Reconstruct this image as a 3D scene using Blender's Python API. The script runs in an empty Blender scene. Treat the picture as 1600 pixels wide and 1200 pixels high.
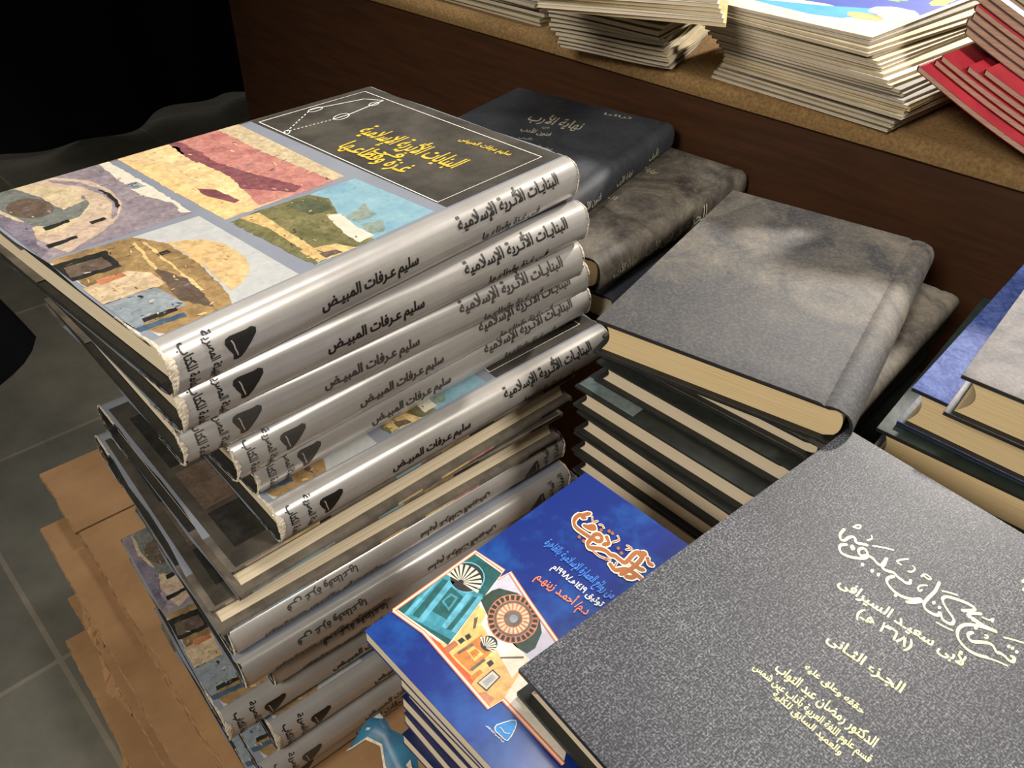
import bpy, bmesh, math, random
from mathutils import Vector, Matrix
from mathutils.geometry import tessellate_polygon
S = bpy.context.scene
COL = S.collection
R = math.radians
ZC = .95                                   # camera height above the tiled floor

# ---------------------------------------------------------------- camera
cd = bpy.data.cameras.new('camera'); cam = bpy.data.objects.new('camera', cd); COL.objects.link(cam)
PITCH, ROLL, FPX = R(38.34), R(2.46), 1219.
fw = Vector((0, math.cos(PITCH), -math.sin(PITCH))); r0 = Vector((1, 0, 0)); u0 = r0.cross(fw)
rt = r0*math.cos(ROLL)+u0*math.sin(ROLL); up_ = u0*math.cos(ROLL)-r0*math.sin(ROLL)
M = Matrix((rt, up_, -fw)).transposed().to_4x4(); M.translation = (0, 0, ZC)
cam.matrix_world = M
cd.sensor_width = 36.; cd.lens = FPX/1600*36.; cd.clip_start = .01; cd.clip_end = 30
S.camera = cam

# ---------------------------------------------------------------- world, lamps, exposure
W = bpy.data.worlds.new('World'); S.world = W; W.use_nodes = True
W.node_tree.nodes['Background'].inputs[0].default_value = (1.0, .93, .82, 1)
W.node_tree.nodes['Background'].inputs[1].default_value = .12
def lamp(name, loc, to, power, size, col, kind='AREA', spot=None):
    l = bpy.data.lights.new(name, kind); o = bpy.data.objects.new(name, l); COL.objects.link(o)
    l.energy = power; l.color = col
    if kind == 'AREA': l.shape = 'DISK'; l.size = size
    else: l.shadow_soft_size = size
    if kind == 'SPOT': l.spot_size = spot; l.spot_blend = .5
    o.location = loc; o.rotation_euler = (Vector(to)-Vector(loc)).to_track_quat('-Z', 'Y').to_euler()
    return o
lamp('ceiling_spot_back', (1.45, 1.98, 1.78), (.15, .45, .62), 350, .06, (1, .93, .84), 'SPOT', R(66))
lamp('ceiling_spot_high', (.24, 1.06, 2.75), (.0, .35, .62), 58, .22, (.96, .97, 1.0), 'SPOT', R(60))
lamp('ceiling_spot_right', (1.65, -.35, 2.4), (.1, .42, .6), 185, .22, (1, .95, .88), 'SPOT', R(42))
lamp('ceiling_spot_front', (-1.1, -1.2, 2.0), (.05, .38, .5), 170, .35, (1, .95, .87), 'SPOT', R(46))
S.view_settings.view_transform = 'Standard'; S.view_settings.look = 'None'
S.view_settings.exposure = 0.0; S.view_settings.gamma = 1.0
S.view_settings.use_curve_mapping = False

# ---------------------------------------------------------------- measured poses and prints (mm on each cover)
POSE={'g1': (-0.175,0.3034,0.226,50.52),'g2': (-0.1803,0.3125,0.2585,46.83),'g3': (-0.1892,0.3202,0.291,44.76),'g4': (-0.1716,0.3404,0.3235,46.99),'g5': (-0.1703,0.3601,0.356,46.06),'g6': (-0.1569,0.3485,0.3885,44.59),'g7': (-0.1794,0.3206,0.421,44.62),'g8': (-0.197,0.3128,0.4535,42.38),'g9': (-0.1978,0.3227,0.486,42.65),'g10': (-0.1932,0.3162,0.5185,41.93),'g11': (-0.1823,0.338,0.551,41.01),'g12': (-0.2161,0.3092,0.5845,41.3),'g13': (-0.1852,0.3184,0.6169,41.3),'g14': (-0.1927,0.3012,0.6493,42.0),'g15': (-0.2043,0.3043,0.6817,42.0),'D1': (0.2106,0.3877,0.316,58.3),'D2': (0.2036,0.3904,0.348,48.95),'b6': (0.1883,0.3846,0.366,47.5),'b7': (0.1716,0.3741,0.3862,46.3),'b8': (0.1714,0.3643,0.4074,44.7),'b9': (0.1718,0.3643,0.4286,45.3),'b10': (0.1734,0.3609,0.4498,45.0),'R1': (0.4285,0.2834,0.295,49.8),'R2': (0.4197,0.3053,0.33,47.8),'R3': (0.4088,0.3057,0.365,49.5),'b1': (0.0406,0.6686,0.31,59.6),'b2': (0.0683,0.6172,0.343,50.73),'b3': (0.0853,0.613,0.379,53.7),'fg': (0.1396,0.0533,0.332,40.84),'bl': (0.0178,0.1504,0.3565,45.6)}
GAZA_ART=[('mauve',1,[(91.3,225.1),(89.3,111.8),(1.1,115.9),(-2.9,221.8)]),('paper',2,[(85.4,228.1),(91.7,225.9),(91.5,159.5),(90.0,113.0),(84.6,116.8),(88.4,130.7),(80.2,157.1),(80.9,178.8)]),('greyblue',3,[(80.9,178.8),(88.2,178.0),(89.8,166.5),(81.5,167.7)]),('stone',2,[(10.2,221.7),(21.4,225.6),(32.0,227.2),(53.4,222.0),(67.9,200.6),(70.3,175.4),(65.7,153.3),(55.7,138.1),(40.3,126.8),(14.1,115.9),(9.3,141.1),(9.7,196.6)]),('mauve',3,[(49.3,219.9),(62.3,202.5),(67.2,181.9),(65.1,157.2),(56.1,140.8),(50.6,137.1),(61.6,157.4),(63.8,175.1),(59.5,196.5),(49.5,213.4)]),('ink',4,[(65.1,184.0),(67.7,174.5),(66.5,160.7),(63.9,151.9),(59.6,146.6),(62.6,156.4),(65.3,171.9)]),('pale',4,[(9.3,219.4),(20.4,223.2),(34.5,221.2),(47.5,209.0),(55.8,193.2),(55.9,176.2),(52.1,165.3),(44.0,156.0),(32.2,148.1),(17.8,143.7),(10.6,148.2),(5.2,185.7)]),('tealgrey',5,[(10.9,221.0),(20.4,223.2),(28.2,220.6),(32.2,206.5),(35.0,197.0),(35.1,183.9),(36.5,169.7),(52.9,174.3),(51.6,167.4),(39.3,154.6),(22.3,153.6),(13.9,162.1),(11.4,182.6),(9.7,196.6)]),('umber',6,[(33.5,175.9),(31.1,172.3),(28.0,170.1),(24.5,169.4),(20.9,170.3),(17.5,172.7),(14.8,176.4),(12.8,181.1),(11.8,186.2),(12.0,191.4),(13.2,196.2),(15.5,200.0),(18.6,202.4),(22.1,203.3),(25.9,202.5),(29.4,200.0),(32.3,196.1),(34.3,191.3),(35.2,185.9),(34.9,180.6)]),('pale',7,[(36.0,206.1),(50.1,198.9),(53.1,179.0),(41.9,170.6),(36.5,176.1),(36.8,185.4)]),('mauvedark',7,[(-2.6,193.6),(7.4,191.1),(9.6,178.3),(14.5,161.5),(6.3,138.6),(6.5,124.9),(-2.3,117.0),(-0.7,143.0),(-1.1,170.0)]),('ink',8,[(17.5,155.5),(32.6,155.2),(31.9,151.4),(17.0,150.2)]),('ink',8,[(9.2,132.9),(26.5,132.1),(25.8,128.6),(8.8,127.9)]),('ink',8,[(39.8,143.5),(48.8,143.5),(49.1,140.1),(39.6,139.2)]),('sand',1,[(98.0,228.1),(196.1,226.4),(191.4,88.6),(98.3,89.2)]),('pink',2,[(139.2,229.4),(155.4,233.7),(177.2,223.0),(186.5,145.5),(188.1,88.3),(159.0,87.4),(124.5,91.4),(136.5,141.9),(132.7,174.1)]),('plum',3,[(139.2,229.4),(145.4,217.0),(143.2,169.7),(150.2,134.0),(161.4,95.6),(152.4,91.4),(130.2,121.2),(134.3,144.1),(132.7,174.1),(134.7,205.3)]),('cream',3,[(118.9,226.7),(129.5,229.1),(139.4,213.2),(135.9,197.9),(120.0,186.6),(113.7,207.4)]),('cream',4,[(120.1,180.6),(135.0,177.7),(136.5,141.9),(127.3,103.5),(117.9,102.8),(117.0,134.3),(116.2,162.0)]),('pale',3,[(178.5,221.8),(195.3,223.3),(190.5,88.7),(182.1,88.7),(177.0,161.0)]),('plum',5,[(110.4,140.8),(118.2,130.5),(119.9,105.8),(115.8,105.0),(108.8,126.9)]),('plum',5,[(144.2,202.2),(146.7,190.5),(141.9,185.9),(139.5,197.5)]),('tan',2,[(98.7,219.1),(110.7,195.6),(111.2,119.5),(118.4,87.8),(98.8,91.0),(97.3,153.8)]),('sky',1,[(98.5,84.0),(194.6,80.9),(197.3,6.2),(102.4,5.2)]),('paper',2,[(98.6,82.8),(117.0,84.1),(116.9,70.5),(100.0,69.4)]),('olive',3,[(98.7,84.2),(120.5,85.7),(137.2,83.6),(156.8,81.8),(162.2,68.8),(154.4,51.8),(143.9,29.6),(146.0,5.5),(102.4,5.7),(100.8,22.3)]),('paper',4,[(145.9,50.7),(153.3,45.7),(149.0,26.7),(149.0,8.9),(137.1,8.1),(137.9,24.6)]),('tower',4,[(152.2,39.7),(167.3,43.7),(174.0,46.9),(169.3,36.8),(169.2,29.7),(154.2,28.3)]),('tower',3,[(152.1,25.9),(166.8,20.3),(156.2,8.3),(148.0,12.1)]),('straw',4,[(105.5,84.3),(118.5,82.9),(115.1,36.8),(113.9,17.1),(107.4,17.6),(110.4,58.9)]),('straw',5,[(106.1,25.0),(126.2,17.0),(132.2,4.6),(104.7,6.5)]),('umber',6,[(112.1,14.8),(121.6,11.3),(122.7,6.1),(111.5,7.4)]),('moss',4,[(136.2,79.7),(152.3,78.6),(157.7,63.2),(153.3,52.9),(139.6,57.1)]),('skywhite',1,[(90.0,104.9),(89.7,3.0),(5.9,2.1),(0.1,110.7)]),('wall',2,[(1.7,114.2),(47.6,108.5),(58.2,86.5),(57.7,46.8),(51.1,13.0),(45.0,1.4),(9.2,1.8),(5.7,11.9)]),('dome',3,[(59.0,87.9),(73.5,78.9),(80.8,63.6),(79.9,39.7),(72.8,26.3),(62.1,17.7),(54.2,15.4),(58.1,44.3)]),('ink',3,[(-0.1,107.9),(29.5,103.7),(27.3,79.9),(-2.4,84.0)]),('umber',4,[(4.2,100.5),(24.7,98.0),(23.8,84.5),(1.9,88.1)]),('stonepale',3,[(-0.3,72.5),(26.8,73.4),(34.7,62.4),(33.7,46.8),(-2.6,50.7)]),('greyblue',3,[(-2.6,50.7),(29.0,47.0),(30.8,20.5),(-0.6,20.1)]),('umber',4,[(38.2,66.7),(45.4,39.6),(38.9,7.7),(30.4,27.2)]),('ink',5,[(8.1,24.2),(25.4,21.7),(24.7,18.1),(7.2,20.1)]),('navyart',5,[(-0.2,18.9),(25.7,14.4),(24.9,10.1),(-0.8,14.7)]),('straw',5,[(43.8,100.1),(46.2,100.9),(39.6,64.3),(37.5,63.4)]),('straw',5,[(48.8,98.3),(50.5,97.7),(44.8,26.1),(43.0,26.9)]),('ink',5,[(47.6,79.9),(54.2,79.7),(54.2,75.4),(47.0,75.3)]),('rust',5,[(10.1,76.0),(23.4,73.9),(24.1,68.3),(9.7,69.7)])]
GAZA_LINES=[('white',1.0,[(209.8,226.9),(317.3,226.8),(315.6,14.3),(207.9,14.1),(209.8,226.9)]),('white',1.0,[(254.7,208.5),(262.2,208.4),(304.1,199.4),(313.4,185.4)]),('white',1.0,[(254.5,179.4),(270.9,179.3),(302.9,184.3),(313.4,185.4)]),('white',0.9,[(208.8,180.4),(211.4,182.0)]),('white',0.9,[(213.6,183.3),(216.2,185.0)]),('white',0.9,[(218.4,186.3),(221.1,188.0)]),('white',0.9,[(223.4,189.3),(226.1,191.0)]),('white',0.9,[(228.4,192.4),(231.2,194.1)]),('white',0.9,[(233.5,195.5),(236.3,197.3)]),('white',0.9,[(238.7,198.7),(241.5,200.5)]),('white',0.9,[(243.9,201.9),(246.8,203.7)]),('white',0.9,[(249.3,205.2),(252.2,207.0)]),('white',0.9,[(215.7,183.0),(217.5,182.9)]),('white',0.9,[(219.1,182.7),(221.0,182.5)]),('white',0.9,[(222.5,182.4),(224.4,182.2)]),('white',0.9,[(226.0,182.1),(227.9,181.9)]),('white',0.9,[(229.5,181.7),(231.4,181.6)]),('white',0.9,[(233.0,181.4),(234.9,181.2)]),('white',0.9,[(236.5,181.1),(238.5,180.9)]),('white',0.9,[(240.1,180.7),(242.0,180.6)]),('white',0.9,[(243.6,180.4),(245.6,180.2)]),('white',0.9,[(247.2,180.1),(249.2,179.9)]),('white',0.9,[(250.9,179.7),(252.9,179.5)]),('white',0.8,[(265.6,206.2),(263.9,204.8),(261.3,203.8),(258.1,203.3),(255.1,203.6),(252.9,204.5),(251.8,205.8),(252.0,207.3),(253.6,208.7),(256.2,209.7),(259.4,210.1),(262.4,209.9),(264.7,209.0),(265.9,207.7),(265.6,206.2)]),('white',0.8,[(271.0,178.8),(268.8,176.8),(265.6,175.4),(261.9,174.8),(258.6,175.2),(256.3,176.4),(255.4,178.2),(256.0,180.4),(258.1,182.4),(261.3,183.8),(264.9,184.4),(268.3,184.1),(270.7,182.9),(271.7,181.0),(271.0,178.8)]),('white',0.8,[(307.0,184.0),(305.5,182.8),(303.4,181.9),(300.9,181.6),(298.7,181.8),(297.1,182.6),(296.4,183.7),(296.8,185.0),(298.2,186.2),(300.4,187.1),(302.8,187.5),(305.1,187.3),(306.7,186.5),(307.4,185.4),(307.0,184.0)]),('white',0.8,[(214.9,181.6),(213.8,180.3),(212.5,179.3),(211.2,178.8),(210.0,179.0),(209.4,179.6),(209.3,180.8),(209.9,182.1),(210.9,183.4),(212.3,184.4),(213.6,184.9),(214.7,184.8),(215.4,184.1),(215.5,182.9),(214.9,181.6)])]
GAZA_TEXT=[('البنايات الأثرية الإسلامية',(250.6,145.9),(253.5,45.9),2.6,'gold'),('فـي',(237.2,109.2),(237.7,85.4),1.0,'gold'),('غـزة وقطاعـها',(221.7,132.7),(223.2,64.9),1.8,'gold'),('سليم عرفات المبيض',(295.1,79.2),(300.1,32.8),1.7,'gold')]
GAZA_PANEL=[(206.5,228.1),(334.0,220.7),(330.3,0.0),(207.1,-8.8)]
GAZA_SPINE={'title_r': (305.1,-7.7),'title_l': (206.1,-4.8),'auth_r': (165.4,-16.5),'auth_l': (93.5,-17.5),'logo_l': (32.1,-13.6),'logo_r': (49.2,-17.1),'logo_b': (35.4,-22.8),'col1t': (24.0,-1.1),'col1b': (25.0,-33.5),'col2t': (11.2,-0.4),'col2b': (10.6,-42.3),'sub_r': (284.9,-26.9),'sub_l': (227.0,-23.2)}
FG_LINES=[('gold2',1.45,[(200.7,153.0),(195.6,152.4),(192.6,150.3),(193.4,148.4),(197.1,148.1),(199.5,146.9),(199.3,145.1),(197.5,144.0),(197.9,142.1),(199.1,140.7),(200.6,138.6)]),('gold2',1.45,[(191.7,146.0),(188.8,147.7),(185.9,146.8),(184.1,143.9),(185.6,139.7),(189.0,135.9),(191.9,134.2),(194.6,134.8),(196.8,137.2),(196.4,139.1),(193.6,139.6),(191.5,138.2),(191.4,136.1),(193.8,134.6),(194.5,131.6),(193.3,128.4),(193.8,126.2),(196.0,126.3),(200.6,126.9)]),('gold2',1.45,[(200.6,126.9),(196.2,125.6),(193.0,125.1),(192.6,123.1),(193.5,121.2),(194.5,119.3),(193.7,116.4),(193.7,114.1),(193.5,112.0),(194.9,110.4),(197.3,111.1)]),('gold2',1.45,[(192.3,118.1),(188.8,119.3),(185.7,118.1),(183.7,114.0),(183.5,109.2),(186.1,104.4),(189.7,101.8),(189.0,100.8),(185.4,102.5),(182.4,105.1)]),('gold2',1.45,[(208.1,100.7),(201.1,99.4),(193.9,99.4),(188.8,99.0),(186.1,96.8),(186.2,93.1),(187.6,90.9),(190.1,91.1),(187.3,88.5),(187.0,86.2),(187.9,84.1),(190.5,84.0),(192.4,85.6),(194.5,89.3),(196.9,92.7),(199.0,94.4)]),('gold2',1.45,[(199.1,94.5),(202.2,93.9),(205.1,89.4),(207.0,84.4),(207.0,81.1),(204.9,81.2),(200.4,84.5)]),('gold2',1.45,[(206.2,77.5),(202.4,80.7),(199.5,81.1),(200.3,77.9),(200.1,73.9),(200.9,70.7),(201.9,67.4),(198.9,73.3),(196.1,77.0),(192.7,79.6),(188.5,80.4),(184.7,79.3),(181.6,76.7),(180.0,72.1),(180.8,67.6),(183.5,63.4)]),('gold2',1.45,[(199.0,78.4),(199.3,76.0),(195.2,75.1)]),('gold2',1.45,[(191.7,74.9),(189.2,75.8),(186.8,74.6),(186.5,72.4),(190.0,69.2),(192.0,66.6),(192.0,64.6),(190.0,62.3),(190.8,60.7),(190.9,58.7),(190.2,56.4),(191.1,54.8),(193.7,55.1),(193.5,56.5)]),('gold2',0.8,[(206.2,150.7),(209.6,150.1),(210.7,148.6),(207.9,148.1),(206.7,149.9)]),('gold2',0.8,[(208.9,140.9),(207.3,139.6),(205.5,139.8),(203.7,140.5)]),('gold2',0.8,[(202.6,136.4),(206.4,131.8),(209.1,127.6)]),('gold2',0.8,[(191.8,143.5),(190.9,142.1),(192.9,141.8),(193.7,143.1)]),('gold2',0.8,[(209.7,119.3),(206.2,121.4),(203.4,122.3),(202.7,121.1),(202.9,119.6)]),('gold2',0.8,[(207.3,115.2),(206.4,113.5),(203.4,113.5),(201.6,114.9)]),('gold2',0.8,[(204.3,108.8),(207.4,108.1),(207.3,104.9),(205.5,105.5),(205.6,108.3)]),('gold2',0.8,[(201.0,103.9),(198.6,105.8),(195.4,106.0),(194.3,104.6),(196.2,104.1)]),('gold2',0.8,[(204.0,97.1),(206.1,94.0),(207.9,90.7)]),('gold2',0.8,[(182.9,89.2),(183.5,85.9),(184.7,81.8)]),('gold2',0.8,[(204.7,76.1),(205.8,73.0),(208.4,72.1),(205.7,71.6)]),('gold2',0.8,[(195.1,70.2),(195.8,69.1),(193.9,68.9),(193.6,69.8)]),('gold2',0.8,[(183.2,63.3),(185.0,60.0),(186.6,55.4)]),('gold2',0.8,[(201.4,63.7),(203.7,60.3),(206.0,56.2)])]
FG_DOTS=[('gold2',0,[(193.6,142.7),(192.8,142.4),(192.0,142.4),(191.5,142.8),(191.5,143.4),(192.0,143.9),(192.9,144.2),(193.7,144.2),(194.2,143.8),(194.2,143.2)]),('gold2',0,[(186.9,132.2),(186.0,131.9),(185.2,132.0),(184.8,132.4),(184.8,132.9),(185.3,133.4),(186.1,133.7),(186.9,133.6),(187.4,133.3),(187.4,132.7)]),('gold2',0,[(187.2,126.6),(186.4,126.4),(185.6,126.4),(185.1,126.8),(185.2,127.4),(185.7,127.9),(186.5,128.1),(187.3,128.1),(187.7,127.7),(187.7,127.1)]),('gold2',0,[(187.6,123.2),(186.8,122.9),(186.0,123.0),(185.5,123.4),(185.6,123.9),(186.1,124.4),(186.9,124.7),(187.6,124.6),(188.1,124.2),(188.1,123.7)]),('gold2',0,[(182.5,110.3),(181.7,110.1),(180.9,110.1),(180.5,110.5),(180.5,111.0),(180.9,111.5),(181.7,111.7),(182.5,111.7),(183.0,111.3),(182.9,110.8)]),('gold2',0,[(194.1,95.5),(193.3,95.3),(192.5,95.4),(192.0,95.7),(192.1,96.2),(192.5,96.7),(193.3,96.9),(194.1,96.8),(194.6,96.4),(194.6,95.9)]),('gold2',0,[(193.5,92.2),(192.7,92.0),(191.9,92.1),(191.5,92.4),(191.5,92.9),(192.0,93.4),(192.7,93.6),(193.5,93.5),(194.0,93.1),(193.9,92.6)]),('gold2',0,[(198.8,59.3),(198.1,59.1),(197.3,59.3),(196.9,59.6),(196.9,60.1),(197.4,60.4),(198.1,60.6),(198.9,60.5),(199.3,60.1),(199.3,59.7)]),('gold2',0,[(199.3,57.6),(198.6,57.5),(197.8,57.6),(197.4,57.9),(197.4,58.4),(197.9,58.8),(198.6,58.9),(199.4,58.8),(199.8,58.5),(199.8,58.0)]),('gold2',0,[(198.8,55.4),(198.1,55.2),(197.3,55.4),(196.9,55.7),(196.9,56.2),(197.4,56.5),(198.1,56.7),(198.9,56.6),(199.3,56.2),(199.3,55.8)]),('gold2',0,[(246.0,72.4),(245.1,72.2),(244.3,72.3),(243.8,72.7),(243.8,73.2),(244.4,73.6),(245.3,73.8),(246.1,73.7),(246.6,73.3),(246.6,72.8)]),('gold2',0,[(240.6,69.7),(239.8,69.5),(238.9,69.7),(238.5,70.0),(238.5,70.5),(239.1,70.9),(239.9,71.1),(240.8,71.0),(241.2,70.6),(241.2,70.2)])]
FG_TEXT=[('لأبى سعيـد السيرافى',(163.8,133.8),(168.8,69.1),1.15,'gold2'),('(٣٦٨ هـ)',(154.1,117.3),(156.8,89.6),1.1,'gold2'),('الجـزء الثـانى',(129.3,118.3),(132.0,80.5),1.1,'gold2'),('حققه وعلق عليه',(107.2,116.2),(108.3,86.0),1.1,'gold2'),('الدكتور رمضان عبد التواب',(95.5,124.6),(98.1,74.5),1.6,'gold2'),('قسم علوم اللغة العربية بآداب عين شمس',(87.8,131.5),(90.3,72.1),1.6,'gold2'),('والعميد السابق للكلية',(83.5,117.4),(83.4,81.8),1.2,'gold2')]
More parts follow.
